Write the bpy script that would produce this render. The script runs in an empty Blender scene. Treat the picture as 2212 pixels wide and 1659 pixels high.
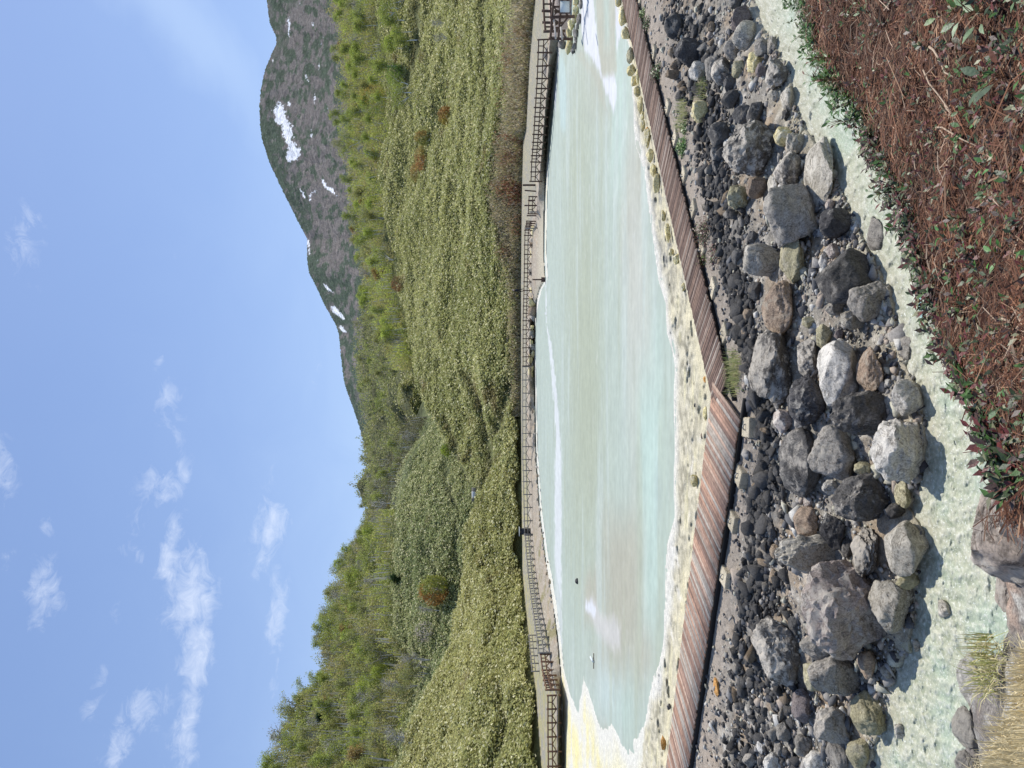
import bpy, math, random
import numpy as np
from mathutils import Vector
random.seed(7); rng = np.random.default_rng(7)
S = bpy.context.scene
COL = bpy.data.collections.new('place'); S.collection.children.link(COL)
PI = math.pi

# ------------------------------------------------------------------ camera geometry (photo pixels -> points of the place)
F = 1593.0; VH = 1070.0; HC = 6.0
PITCH = math.atan((1106 - VH) / F)
cp, sp = math.cos(PITCH), math.sin(PITCH)
def slopes(v, Y):
    """v: photo row counted downwards, Y: photo column counted from the right; returns x/y and z/y of the sight line"""
    v = np.asarray(v, float); Y = np.asarray(Y, float)
    den = F * cp + (1106 - v) * -sp * -1.0 * 1.0
    den = F * cp + (1106 - v) * sp
    return (1659 - Y - 829.5) / den, (-F * sp + (1106 - v) * cp) / den
def G(v, Y, z=0.0):
    a, b = slopes(v, Y); d = (z - HC) / b
    return np.stack([a * d, d, np.broadcast_to(z, np.shape(d)) + 0 * d], -1)
def GD(v, Y, d):
    a, b = slopes(v, Y); d = np.asarray(d, float) + 0 * a
    return np.stack([a * d, d, HC + b * d], -1)
ZM = {'A': (2500, 0, 2.074), 'B': (2600, 700, 2.011), 'C': (2600, 1400, 2.011), 'D': (2600, 2150, 1.8435), 'E': (3300, 0, 1.843),
      'F': (3300, 800, 1.508), 'G': (3400, 1850, 1.413), 'P': (1950, 0, 2.963), 'Q': (1950, 560, 2.963), 'R': (2050, 1900, 1.476),
      'T': (2050, 900, 1.476), 'L': (1950, 1900, 1.475), 'M': (900, 0, 1.62), 'N': (900, 1000, 1.62), 'O': (900, 2000, 1.62),
      'H': (2100, 0, 7.373), 'J': (1980, 1050, 8.295), 'K': (1850, 2040, 4.1475)}
def zc(k, x, y):
    a, b, s = ZM[k]; return (a + x / s) / 1.82278, (b + y / s) / 1.82278
def ip(pts, Y):
    p = sorted(pts); return np.interp(Y, [q[0] for q in p], [q[1] for q in p])

# ------------------------------------------------------------------ noise
_perm = rng.permutation(256); _perm = np.concatenate([_perm, _perm, _perm])
_gr = rng.normal(size=(256, 3)); _gr /= np.linalg.norm(_gr, axis=1)[:, None]
_rot = np.linalg.qr(np.random.default_rng(3).normal(size=(3, 3)))[0]
def noise(p):
    p = np.asarray(p, float) @ _rot + 5.3; i = np.floor(p).astype(int); f = p - i; i &= 255
    w = f * f * f * (f * (f * 6 - 15) + 10); out = 0
    for dx in (0, 1):
        for dy in (0, 1):
            for dz in (0, 1):
                h = _perm[_perm[_perm[(i[..., 0] + dx) & 255] + ((i[..., 1] + dy) & 255)] + ((i[..., 2] + dz) & 255)]
                g = _gr[h & 255]; d = (f[..., 0] - dx) * g[..., 0] + (f[..., 1] - dy) * g[..., 1] + (f[..., 2] - dz) * g[..., 2]
                wx = w[..., 0] if dx else 1 - w[..., 0]; wy = w[..., 1] if dy else 1 - w[..., 1]; wz = w[..., 2] if dz else 1 - w[..., 2]
                out = out + d * wx * wy * wz
    return out * 1.5
def fbm(p, o=4, g=0.5, l=2.07):
    p = np.asarray(p, float); a = 1.0; s = 0; t = 0
    for k in range(o):
        s = s + a * noise(p + 17.3 * k); t += a; a *= g; p = p * l
    return s / t
def ridge(p, o=4):
    p = np.asarray(p, float); a = 1.0; s = 0; t = 0
    for k in range(o):
        s = s + a * (1 - 2 * np.abs(noise(p + 9.1 * k))); t += a; a *= 0.5; p = p * 2.1
    return s / t
def sm(a, b, x):
    t = np.clip((x - a) / (b - a), 0, 1); return t * t * (3 - 2 * t)
def mixc(c, d, t):
    t = np.asarray(t)[..., None]; return c * (1 - t) + np.asarray(d, float) * t
def C3(*c): return np.array(c, float)
def inside(poly, x, y):
    poly = np.asarray(poly); r = np.zeros(np.shape(x), bool); n = len(poly)
    for i in range(n):
        x1, y1 = poly[i]; x2, y2 = poly[(i + 1) % n]
        c = ((y1 > y) != (y2 > y)); r ^= c & (x < (x2 - x1) * (y - y1) / (y2 - y1 + 1e-12) + x1)
    return r
def sdist(poly, x, y):
    """distance to a closed outline, negative inside"""
    poly = np.asarray(poly); d = np.full(np.shape(x), 1e9); n = len(poly)
    for i in range(n):
        ax, ay = poly[i]; bx, by = poly[(i + 1) % n]; ex, ey = bx - ax, by - ay
        t = np.clip(((x - ax) * ex + (y - ay) * ey) / (ex * ex + ey * ey + 1e-9), 0, 1)
        d = np.minimum(d, np.hypot(x - ax - t * ex, y - ay - t * ey))
    return np.where(inside(poly, x, y), -d, d)

# ------------------------------------------------------------------ mesh helpers
def mesh_obj(name, verts, faces, mat, parent=None, colors=None, smooth=False, sizes=None):
    verts = np.asarray(verts, np.float32); me = bpy.data.meshes.new(name)
    me.vertices.add(len(verts)); me.vertices.foreach_set('co', verts.ravel())
    if isinstance(faces, np.ndarray):
        n, k = faces.shape; me.loops.add(n * k); me.loops.foreach_set('vertex_index', faces.astype(np.int32).ravel())
        me.polygons.add(n); me.polygons.foreach_set('loop_start', np.arange(0, n * k, k, dtype=np.int32))
        me.polygons.foreach_set('loop_total', np.full(n, k, np.int32))
    else:
        fl = [i for f in faces for i in f]; me.loops.add(len(fl)); me.loops.foreach_set('vertex_index', fl)
        me.polygons.add(len(faces)); st = np.cumsum([0] + [len(f) for f in faces])[:-1]
        me.polygons.foreach_set('loop_start', st.astype(np.int32)); me.polygons.foreach_set('loop_total', [len(f) for f in faces])
    me.update(calc_edges=True); me.validate()
    if colors is not None:
        a = me.color_attributes.new('Col', 'FLOAT_COLOR', 'POINT')
        c = np.ones((len(verts), 4), np.float32); c[:, :3] = np.clip(colors, 0, 1); a.data.foreach_set('color', c.ravel())
    if smooth: me.polygons.foreach_set('use_smooth', [True] * len(me.polygons))
    if mat: me.materials.append(mat)
    o = bpy.data.objects.new(name, me); COL.objects.link(o)
    if parent is not None: o.parent = parent
    return o
def tag(o, label=None, cat=None, group=None, kind=None):
    if label: o['label'] = label
    if cat: o['category'] = cat
    if group: o['group'] = group
    if kind: o['kind'] = kind
    return o
def empty(name, loc, label, cat, group=None, rz=0):
    o = bpy.data.objects.new(name, None); COL.objects.link(o); o.location = [float(q) for q in loc]; o.rotation_euler = (0, 0, rz)
    o.empty_display_size = 0.2
    return tag(o, label, cat, group)
def grid_faces(nr, nc):
    i = np.arange(nr - 1)[:, None] * nc + np.arange(nc - 1)[None, :]; i = i.ravel()
    return np.stack([i, i + 1, i + nc + 1, i + nc], 1)
class MB:
    def __init__(s): s.v = []; s.f = []; s.c = []; s.n = 0
    def add(s, v, f, c=None):
        v = np.asarray(v, float); s.v.append(v); s.f += [tuple(int(q) + s.n for q in ff) for ff in f]
        s.c.append(np.tile(C3(*c) if c is not None else C3(1, 1, 1), (len(v), 1)) if c is None or np.ndim(c) == 1 else c); s.n += len(v)
    def box(s, c, hx, hy, hz, ax=(1, 0, 0), ay=(0, 1, 0), col=None, az=None):
        ax = np.array(ax, float); ay = np.array(ay, float); az = np.cross(ax, ay) if az is None else np.array(az, float); c = np.array(c, float)
        v = [c + i * hx * ax + j * hy * ay + k * hz * az for k in (-1, 1) for j in (-1, 1) for i in (-1, 1)]
        s.add(v, [(0, 2, 3, 1), (4, 5, 7, 6), (0, 1, 5, 4), (2, 6, 7, 3), (0, 4, 6, 2), (1, 3, 7, 5)], col)
    def tube(s, pts, rad, n=6, col=None):
        pts = np.asarray(pts, float); rad = np.broadcast_to(rad, len(pts)); V = []
        for i, p in enumerate(pts):
            t = pts[min(i + 1, len(pts) - 1)] - pts[max(i - 1, 0)]; t /= np.linalg.norm(t) + 1e-9
            a = np.cross(t, (0.13, 0.21, 1.0) if abs(t[2]) < 0.9 else (1, 0.1, 0)); a /= np.linalg.norm(a); b = np.cross(t, a)
            for k in range(n):
                q = 2 * PI * k / n; V.append(p + rad[i] * (math.cos(q) * a + math.sin(q) * b))
        f = [(i * n + k, i * n + (k + 1) % n, (i + 1) * n + (k + 1) % n, (i + 1) * n + k) for i in range(len(pts) - 1) for k in range(n)]
        f += [tuple(range(n))[::-1], tuple((len(pts) - 1) * n + k for k in range(n))]; s.add(V, f, col)
    def build(s, name, mat, parent=None, smooth=False, usecol=False):
        return mesh_obj(name, np.concatenate(s.v), s.f, mat, parent, np.concatenate(s.c) if usecol else None, smooth)

# ------------------------------------------------------------------ materials
def newmat(name):
    m = bpy.data.materials.new(name); m.use_nodes = True; nt = m.node_tree; b = nt.nodes['Principled BSDF']
    return m, nt, b
def N(nt, t, **k):
    n = nt.nodes.new(t)
    for a, v in k.items(): setattr(n, a, v)
    return n
def ntex(nt, vec, scale, detail=4, rough=0.55, dist=0.0):
    n = N(nt, 'ShaderNodeTexNoise'); n.inputs['Scale'].default_value = scale; n.inputs['Detail'].default_value = detail
    n.inputs['Roughness'].default_value = rough; n.inputs['Distortion'].default_value = dist; nt.links.new(vec, n.inputs['Vector']); return n.outputs['Fac']
def ramp(nt, fac, a, b, ca=(0, 0, 0, 1), cb=(1, 1, 1, 1)):
    r = N(nt, 'ShaderNodeValToRGB'); r.color_ramp.elements[0].position = a; r.color_ramp.elements[1].position = b
    r.color_ramp.elements[0].color = ca; r.color_ramp.elements[1].color = cb; nt.links.new(fac, r.inputs[0]); return r.outputs[0]
def mixn(nt, fac, a, b, mode='MIX'):
    m = N(nt, 'ShaderNodeMix', data_type='RGBA', blend_type=mode)
    for sck, val in ((m.inputs[0], fac), (m.inputs[6], a), (m.inputs[7], b)):
        if isinstance(val, (int, float)): sck.default_value = val
        elif isinstance(val, tuple): sck.default_value = (*val, 1) if len(val) == 3 else val
        else: nt.links.new(val, sck)
    return m.outputs[2]
def bump(nt, b, h, strength, dist):
    n = N(nt, 'ShaderNodeBump'); n.inputs['Strength'].default_value = strength; n.inputs['Distance'].default_value = dist
    nt.links.new(h, n.inputs['Height']); nt.links.new(n.outputs[0], b.inputs['Normal'])
def attr_mat(name, rough=0.9, spec=0.2, var=None, bmp=None, trans=0.0, speckle=None):
    """colour comes from the mesh's own Col layer; var=[(scale, lo, hi)] multiplies it, bmp=[(scale, strength, distance)]"""
    m, nt, b = newmat(name); at = N(nt, 'ShaderNodeAttribute', attribute_name='Col'); tc = N(nt, 'ShaderNodeTexCoord'); c = at.outputs['Color']
    for sc, lo, hi in (var or []):
        c = mixn(nt, 1.0, c, ramp(nt, ntex(nt, tc.outputs['Object'], sc, 5, 0.65), 0.33, 0.67, (lo, lo, lo, 1), (hi, hi, hi, 1)), 'MULTIPLY')
    if speckle:
        sc, lo, hi, colr = speckle
        c = mixn(nt, ramp(nt, ntex(nt, tc.outputs['Object'], sc, 2, 0.5), lo, hi), c, colr)
    nt.links.new(c, b.inputs['Base Color']); b.inputs['Roughness'].default_value = rough; b.inputs['Specular IOR Level'].default_value = spec
    if bmp:
        sc, st, di = bmp; bump(nt, b, ntex(nt, tc.outputs['Object'], sc, 6, 0.65), st, di)
    if trans:
        t = N(nt, 'ShaderNodeBsdfTranslucent'); nt.links.new(c, t.inputs[0]); x = N(nt, 'ShaderNodeMixShader'); x.inputs[0].default_value = trans
        nt.links.new(b.outputs[0], x.inputs[1]); nt.links.new(t.outputs[0], x.inputs[2]); nt.links.new(x.outputs[0], nt.nodes['Material Output'].inputs[0])
    return m
def rock_mat(name, base, dark, light, crust=None, crust_amt=0.5, rough=0.9, scale=1.0):
    wm_ = lambda q: None if q is None else (min(.9, q[0] * 1.10), q[1] * 1.03, q[2] * .92)
    if base[0] < .25: base, dark, light = [tuple(c_ * 1.65 for c_ in q) for q in (base, dark, light)]
    elif base[0] < .45: base, light = [tuple(c_ * 1.22 for c_ in q) for q in (base, light)]
    base, dark, light, crust = map(wm_, (base, dark, light, crust))
    m, nt, b = newmat(name); tc = N(nt, 'ShaderNodeTexCoord'); oi = N(nt, 'ShaderNodeObjectInfo')
    mp = N(nt, 'ShaderNodeVectorMath', operation='ADD'); nt.links.new(tc.outputs['Object'], mp.inputs[0])
    k = N(nt, 'ShaderNodeVectorMath', operation='SCALE'); k.inputs[0].default_value = (31, 17, 47); nt.links.new(oi.outputs['Random'], k.inputs['Scale'])
    nt.links.new(k.outputs[0], mp.inputs[1]); vec = mp.outputs[0]
    c = mixn(nt, ramp(nt, ntex(nt, vec, 2.2 * scale, 6, 0.7, 0.6), 0.35, 0.68), dark, light)
    c = mixn(nt, 0.45, c, base)
    c = mixn(nt, 1.0, c, ramp(nt, ntex(nt, vec, 28 * scale, 4, 0.7), 0.3, 0.7, (0.5, 0.5, 0.5, 1), (1.5, 1.5, 1.5, 1)), 'MULTIPLY')
    if crust:
        geo = N(nt, 'ShaderNodeNewGeometry'); sx = N(nt, 'ShaderNodeSeparateXYZ'); nt.links.new(geo.outputs['Normal'], sx.inputs[0])
        a = N(nt, 'ShaderNodeMath', operation='MULTIPLY'); a.inputs[1].default_value = 0.10; nt.links.new(sx.outputs[2], a.inputs[0])
        s_ = N(nt, 'ShaderNodeMath', operation='ADD'); nt.links.new(ntex(nt, vec, 3.4 * scale, 8, 0.74, 0.4), s_.inputs[0]); nt.links.new(a.outputs[0], s_.inputs[1])
        c = mixn(nt, ramp(nt, s_.outputs[0], 0.66 - 0.28 * crust_amt, 0.78 - 0.28 * crust_amt), c, crust)
    cn_ = N(nt, 'ShaderNodeMath', operation='SUBTRACT'); nt.links.new(ntex(nt, vec, 1.7 * scale, 6, .62, 1.2), cn_.inputs[0]); cn_.inputs[1].default_value = .5
    ca_ = N(nt, 'ShaderNodeMath', operation='ABSOLUTE'); nt.links.new(cn_.outputs[0], ca_.inputs[0])
    c = mixn(nt, 1.0, c, ramp(nt, ca_.outputs[0], 0.0, .016, (.42, .40, .38, 1), (1, 1, 1, 1)), 'MULTIPLY')
    # small tone difference between one stone and the next
    v = N(nt, 'ShaderNodeMapRange'); v.inputs[3].default_value = 0.8; v.inputs[4].default_value = 1.2; nt.links.new(oi.outputs['Random'], v.inputs[0])
    hs = N(nt, 'ShaderNodeHueSaturation'); nt.links.new(v.outputs[0], hs.inputs['Value']); nt.links.new(c, hs.inputs['Color'])
    nt.links.new(hs.outputs[0], b.inputs['Base Color']); b.inputs['Roughness'].default_value = rough; b.inputs['Specular IOR Level'].default_value = 0.25
    bump(nt, b, ntex(nt, vec, 9 * scale, 10, 0.78), 1.0, 0.06)
    return m
RM = {
 'dark': rock_mat('rock dark', (.055, .055, .056), (.03, .03, .032), (.10, .10, .10), (.34, .33, .31), .3),
 'black': rock_mat('rock black', (.038, .039, .043), (.022, .022, .025), (.075, .075, .08), (.3, .3, .29), .22),
 'crust': rock_mat('rock dark crusted', (.08, .078, .075), (.04, .04, .042), (.16, .155, .15), (.52, .50, .46), .62),
 'grey': rock_mat('rock grey', (.17, .165, .155), (.09, .09, .088), (.26, .25, .235), (.42, .41, .38), .25),
 'pale': rock_mat('rock pale', (.32, .31, .28), (.2, .195, .175), (.42, .41, .37), (.55, .54, .5), .35),
 'white': rock_mat('rock white', (.5, .5, .48), (.28, .28, .28), (.62, .62, .6), (.68, .68, .66), .4),
 'pink': rock_mat('rock pinkish', (.34, .3, .29), (.2, .17, .165), (.45, .41, .39), (.55, .53, .5), .45),
 'pinkpale': rock_mat('rock pale pink', (.50, .44, .40), (.26, .23, .21), (.60, .54, .50), (.68, .66, .62), .4),
 'brown': rock_mat('rock brown', (.2, .155, .12), (.11, .085, .07), (.3, .25, .2), (.36, .33, .28), .25),
 'purple': rock_mat('rock purple grey', (.13, .115, .12), (.08, .07, .075), (.18, .165, .165)),
 'green': rock_mat('rock olive', (.23, .22, .15), (.12, .115, .07), (.38, .37, .27), (.42, .41, .33), .3),
 'yellow': rock_mat('rock sulphur yellow', (.74, .67, .36), (.45, .38, .19), (.8, .75, .46), (.76, .74, .6), .3),
 'orange': rock_mat('stone orange', (.6, .33, .1), (.4, .2, .06), (.65, .42, .2)),
 'stone': rock_mat('stone charcoal', (.06, .062, .066), (.035, .036, .04), (.115, .115, .115), (.2, .18, .15), .1, scale=2),
 'stonetan': rock_mat('stone tan', (.28, .22, .16), (.15, .12, .09), (.36, .31, .25), scale=2),
}

# ------------------------------------------------------------------ curves of the place (column Y -> row v)
vB = [(-700, 1200), (-200, 1172), (0, 1158), (140, 1145), (278, 1138), (307, 1131), (420, 1128), (600, 1126), (900, 1126), (1042, 1127), (1228, 1129), (1377, 1144), (1488, 1159), (1659, 1172), (1900, 1190), (2300, 1215)]
vF = [(-700, 1250), (-200, 1205), (0, 1192), (57, 1190), (170, 1184), (300, 1173), (380, 1166), (455, 1160), (492, 1149), (603, 1147), (678, 1144), (990, 1144), (1042, 1146), (1154, 1149), (1265, 1161), (1377, 1181), (1451, 1192), (1500, 1205), (1659, 1204), (1900, 1215), (2300, 1240)]
vS = [(-700, 1290), (-200, 1235), (0, 1222), (57, 1216), (89, 1206), (120, 1202), (157, 1196), (194, 1191), (259, 1183), (307, 1180), (363, 1179), (455, 1177), (548, 1176), (603, 1179), (625, 1166), (649, 1160), (682, 1155), (717, 1152), (865, 1156), (977, 1158), (1110, 1167), (1228, 1182), (1303, 1195), (1377, 1205), (1451, 1212), (1525, 1214), (1659, 1219), (1900, 1232), (2300, 1260)]
vN = [(-700, 1180 + 90), (-200, 1290), (0, 1328), (57, 1340), (80, 1352), (102, 1360), (160, 1363), (222, 1367), (307, 1370), (370, 1391), (439, 1399), (494, 1407), (550, 1414), (605, 1422), (655, 1438), (717, 1440), (754, 1451), (790, 1457), (865, 1455), (977, 1457), (1042, 1455), (1117, 1457), (1172, 1441), (1228, 1436), (1302, 1435), (1388, 1433), (1436, 1423), (1462, 1410), (1518, 1400), (1577, 1392), (1659, 1386), (1900, 1375), (2300, 1350)]
vBF = [(-700, 1183), (0, 1341), (439, 1437), (858, 1536), (1013, 1517), (1177, 1499), (1659, 1440), (2300, 1362)]
vBN = [(-700, 1207), (0, 1375), (439, 1485), (862, 1592), (950, 1597), (1054, 1571), (1177, 1555), (1659, 1487), (2300, 1390)]
vC = [(-700, 1480), (0, 1630), (66, 1649), (106, 1681), (159, 1707), (225, 1718), (278, 1742), (304, 1760), (398, 1814), (466, 1844), (534, 1874), (588, 1904), (657, 1931), (711, 1938), (788, 1960), (850, 1990), (959, 2003), (1041, 1990), (1096, 1968), (1150, 2000), (1209, 1992), (1269, 1983), (1343, 1977), (1432, 1950), (1477, 1918), (1566, 1914), (1611, 1890), (1659, 1885), (2300, 1840)]
# kinks of the boardwalk are softened in the ground profile
def profile_nodes(Y):
    a = ip(vB, Y); f = ip(vF, Y); s = ip(vS, Y); n = ip(vN, Y); bf = ip(vBF, Y); bn = ip(vBN, Y); c = ip(vC, Y)
    n = np.minimum(n, bf - 4); s = np.maximum(s, f + 3); f = np.maximum(f, a + 4)
    m = bn + (c - bn) * 0.45
    V = np.stack([a * 0 + 1078, a - 14, a, f, s, s + 3, n - 3, n, bf, bn + 4, bn + 40, m, c - 6, c + 14, c + 60, c * 0 + 2700], -1)
    Z = np.array([2.2, 1.2, 0.95, 0.85, 0.03, -0.3, -0.3, 0.03, 0.16, 0.14, 0.05, -0.32, -0.82, -1.0, -1.08, -1.12])
    for k in range(1, V.shape[-1]): V[..., k] = np.maximum(V[..., k], V[..., k - 1] + 0.5)
    return V, Z
def zbase(v, Y):
    v, Y = np.broadcast_arrays(np.asarray(v, float), np.asarray(Y, float)); V, Z = profile_nodes(Y); out = np.full(v.shape, Z[0])
    for k in range(V.shape[-1] - 1):
        t = (v - V[..., k]) / (V[..., k + 1] - V[..., k]); t = np.clip(t, 0, 1)
        out = np.where(v >= V[..., k], Z[k] + (Z[k + 1] - Z[k]) * t, out)
    return out
# outline of the pond water
pond_px = ([(v, Y) for Y, v in vS if -250 < Y < 1500] + [(1222, 1500), (1241, 1533), (1246, 1495), (1251, 1451), (1262, 1490), (1273, 1525), (1284, 1563), (1300, 1570), (1318, 1577), (1330, 1598), (1344, 1611), (1362, 1593), (1381, 1577), (1388, 1550), (1396, 1518), (1403, 1462), (1422, 1436)]
           + [(v, Y) for Y, v in reversed(vN) if -250 < Y < 1430])
pp = np.array(pond_px); pond_w = G(pp[:, 0], pp[:, 1], 0.0)[:, :2]

# ------------------------------------------------------------------ ground sheet
Yc = np.concatenate([np.arange(-640, -40, 12), np.arange(-40, 1700, 2.6), np.arange(1700, 2300, 12)])
vr = np.concatenate([np.arange(1080, 1240, 1.6), np.arange(1240, 1420, 3.0), np.arange(1420, 2060, 2.1), np.arange(2060, 2700, 14)])
YY, VV = np.meshgrid(Yc, vr); Zg = zbase(VV, YY)
P = G(VV, YY, Zg); X0, Y0 = P[..., 0], P[..., 1]
inpond = (VV > ip(vS, YY) - 1) & (VV < ip(vN, YY) + 12) & (YY > -260)
wob = fbm(np.stack([X0 * 0.35, Y0 * 0.12, 0 * X0], -1), 4) * 1.4 + fbm(np.stack([X0 * 1.6, Y0 * 0.7, 0 * X0 + 4], -1), 4) * 0.5
sd = sdist(pond_w, X0, Y0)
sdw = sd + wob * np.where((YY > 1180), 1.0, 0.25)
Zp = np.where(sdw < 0, np.maximum(-0.35, 0.12 * sdw - 0.004), np.minimum(Zg if False else 9, 0.006 + 0.022 * sdw))
flat = (VV > ip(vS, YY) - 1) & (VV < ip(vN, YY))
shore = (VV >= ip(vN, YY)) & (VV < ip(vBF, YY))
Zg = np.where(flat, Zp, Zg); Zg = np.where(shore & (sd < 3.0), np.minimum(Zg, np.maximum(0.006, 0.03 * sdw + 0.006)), Zg)
# relief
xy = np.stack([X0, Y0, 0 * X0], -1)
lump = ridge(xy * np.array([1.3, 1.9, 1]) + 3, 4) * 0.5 + fbm(xy * 3.1, 5)
creekside = sm(0, 60, VV - ip(vBN, YY)) * (VV < ip(vC, YY) + 40)
crust_amp = shore * sm(0, 8, VV - ip(vN, YY)) * sm(0, 5, ip(vBF, YY) - VV)
beach = (VV > ip(vF, YY)) & (VV < ip(vS, YY))
Zg = Zg + crust_amp * (fbm(xy * np.array([1.1, .9, 1]) + 3, 3) * .17 + fbm(xy * 4.0, 3) * .04) + creekside * (fbm(xy * .9, 3) * 0.10 + fbm(xy * 6, 4) * 0.03) + beach * fbm(xy * 0.5, 3) * 0.07 + sm(0, 12, VV - ip(vBN, YY)) * fbm(xy * 9, 3) * 0.012
Zg = np.where(shore & (sd > .5), np.maximum(Zg, .02 + .01 * lump), Zg)
P = G(VV, YY, Zg); 
n1 = fbm(xy * 0.6, 5); n2 = fbm(xy * 2.6 + 8, 5); n3 = fbm(xy * 9 + 3, 4); n4 = fbm(xy * np.array([.5, 2.5, 1]) + 20, 5)
c = np.tile(C3(.33, .29, .25), (*VV.shape, 1))                                            # grey gravel
c = mixc(c, C3(.32, .27, .22), sm(-.1, .5, n2) * .5)
slope_t = sm(20, 95, VV - ip(vBN, YY))
c = mixc(c, mixc(np.tile(C3(.25, .235, .21), (*VV.shape, 1)), C3(.36, .28, .2), sm(-.15, .3, n1)), slope_t)
c = mixc(c, C3(.13, .125, .12), slope_t * sm(.05, .4, n3) * .55)
c = mixc(c, C3(.56, .53, .48), slope_t * sm(.0, .3, n2) * (.55 + .4 * sm(1250, 1500, YY)))
c = mixc(c, C3(.42, .39, .3), sm(-70, -5, VV - ip(vC, YY)) * .7)
band = np.exp(-((VV - np.interp(YY, [0, 300, 600, 900, 1200, 1659], [1480, 1535, 1590, 1650, 1640, 1640])) / 60) ** 2)
c = mixc(c, C3(.12, .12, .12), band * .4)
# crusty shore
cr = np.tile(C3(.52, .49, .385), (*VV.shape, 1)); midc = np.exp(-(((VV - ip(vN, YY)) / np.maximum(ip(vBF, YY) - ip(vN, YY), 1) - .42) / .3) ** 2); cr = mixc(cr, C3(.27, .255, .20), sm(-.12, .22, n2 + .5 * n1) * (.35 + .6 * midc)); cr = mixc(cr, C3(.62, .58, .36), sm(.08, .35, n4) * .5)
cr = mixc(cr, C3(.62, .6, .54), sm(.2, .5, fbm(xy * 1.7 + 40, 4))); cr = mixc(cr, C3(.25, .24, .19), sm(.2, .5, n3) * .12 * midc)
gy = sm(640, 560, YY) * sm(150, 260, YY); cr = mixc(cr, C3(.27, .27, .25), gy * sm(-.2, .2, n2) * .8)
cr = mixc(cr, C3(.62, .57, .40), sm(26, 6, ip(vBF, YY) - VV) * .6 * sm(-.3, .2, n1 + n4))
sh = (VV > ip(vN, YY) - 2) & (VV < ip(vBF, YY) + 4); c = np.where(sh[..., None], cr, c)
c = np.where(sh[..., None], mixc(c, C3(.62, .62, .6), sm(1.2, .2, sdw) * .8), c)
# flats on the left: white rim, yellow streaks
fl = np.tile(C3(.6, .6, .56), (*VV.shape, 1)); st = fbm(xy * np.array([.10, .35, 1]) + 5, 5) + .6 * fbm(np.stack([X0 * .5, Y0 * 1.6, 0 * X0], -1), 4)
fl = mixc(fl, C3(.66, .61, .34), sm(.4, 3.0, sdw) * sm(-.35, .12, st)); fl = mixc(fl, C3(.42, .4, .31), sm(-.1, .3, n4) * sm(1.0, 4, sdw) * sm(1265, 1310, VV))
ff = (VV > ip(vS, YY) - 1) & (VV < ip(vN, YY)); c = np.where(ff[..., None], fl, c)
# far bank: pinkish sand, dry grass, path
fb = np.tile(C3(.33, .29, .24), (*VV.shape, 1)); fb = mixc(fb, C3(.42, .32, .22), sm(.1, .4, n1) * .7); fb = mixc(fb, C3(.22, .2, .11), sm(.02, .3, fbm(xy * .5 + 60, 5)) * sm(1080, 1200, YY))
fb = mixc(fb, C3(.5, .48, .42), sm(.1, .4, n2) * .6); fb = mixc(fb, C3(.46, .43, .34), sm(1200, 600, YY) * sm(.2, .8, (VV - ip(vF, YY)) / (ip(vS, YY) - ip(vF, YY))) * .7)
c = np.where(((VV <= ip(vS, YY)) & (VV > ip(vF, YY) - 5))[..., None], fb, c)
pt = np.tile(C3(.27, .26, .225), (*VV.shape, 1)); pt = mixc(pt, C3(.33, .31, .16), np.clip(sm(-.2, .2, fbm(xy * .5 + 31, 4)) * (.3 + .6 * sm(850, 1100, YY)), 0, 1)); pt = mixc(pt, C3(.42, .36, .24), sm(.1, .3, n2) * .6)
c = np.where((VV <= ip(vF, YY) - 5)[..., None], pt, c); c = np.where((VV < ip(vB, YY) - 2)[..., None], np.tile(C3(.10, .09, .05), (*VV.shape, 1)), c)
c = c * C3(1.03, 1.0, .93)
ground_mat = attr_mat('ground', .95, .15, [(5, .8, 1.2), (38, .62, 1.38)], (26, 1.0, .03), speckle=(60, .66, .72, (.5, .49, .46)))
tag(mesh_obj('ground', P.reshape(-1, 3), grid_faces(*VV.shape), ground_mat, colors=c.reshape(-1, 3), smooth=True), kind='structure')
# valley floor far and wide (lies lower, carries everything to the horizon)
a = np.linspace(0, 2 * PI, 97); R_ = np.array([0.01, 40, 200, 800, 3000, 9000]); rr, aa = np.meshgrid(R_, a, indexing='ij')
zz = np.where(rr < 100, -2.5, -3.0); pl, ntp, bb = newmat('plain'); bb.inputs['Base Color'].default_value = (.07, .09, .035, 1); bb.inputs['Roughness'].default_value = 1
tcp = N(ntp, 'ShaderNodeTexCoord'); ntp.links.new(mixn(ntp, ntex(ntp, tcp.outputs['Object'], .2, 6), (.05, .07, .03), (.12, .13, .06)), bb.inputs['Base Color'])
tag(mesh_obj('terrain', np.stack([rr * np.cos(aa), rr * np.sin(aa), zz], -1).reshape(-1, 3), grid_faces(*rr.shape), pl), kind='structure')

# ------------------------------------------------------------------ pond water
Yw = np.arange(-260, 1720, 2.6); vw = np.arange(1146, 1478, 1.5); YW, VW = np.meshgrid(Yw, vw); PW = G(VW, YW, 0 * VW); xw, yw = PW[..., 0], PW[..., 1]
wn = fbm(np.stack([xw * .10, yw * .10, 0 * xw], -1), 4); stk = fbm(np.stack([xw * .06, yw * .55, 0 * xw], -1), 5); fine = fbm(np.stack([xw * 1.2, yw * 2.2, 0 * xw + 9], -1), 4)
Vq = VW + wn * 10 + stk * 4; Yq = YW + wn * 60 + stk * 25
aqua, olive, white, tan, bright, grey = C3(.46, .53, .44), C3(.42, .455, .32), C3(.62, .635, .58), C3(.47, .455, .345), C3(.49, .62, .525), C3(.54, .55, .465)
cw = np.tile(aqua, (*VW.shape, 1))
def blob(v, Y, rv, rY, col, k=1.0, pw=2): 
    global cw
    g = np.exp(-(np.abs((Vq - v) / rv) ** pw + np.abs((Yq - Y) / rY) ** pw)); cw = mixc(cw, col, np.clip(g * k, 0, 1))
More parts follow.
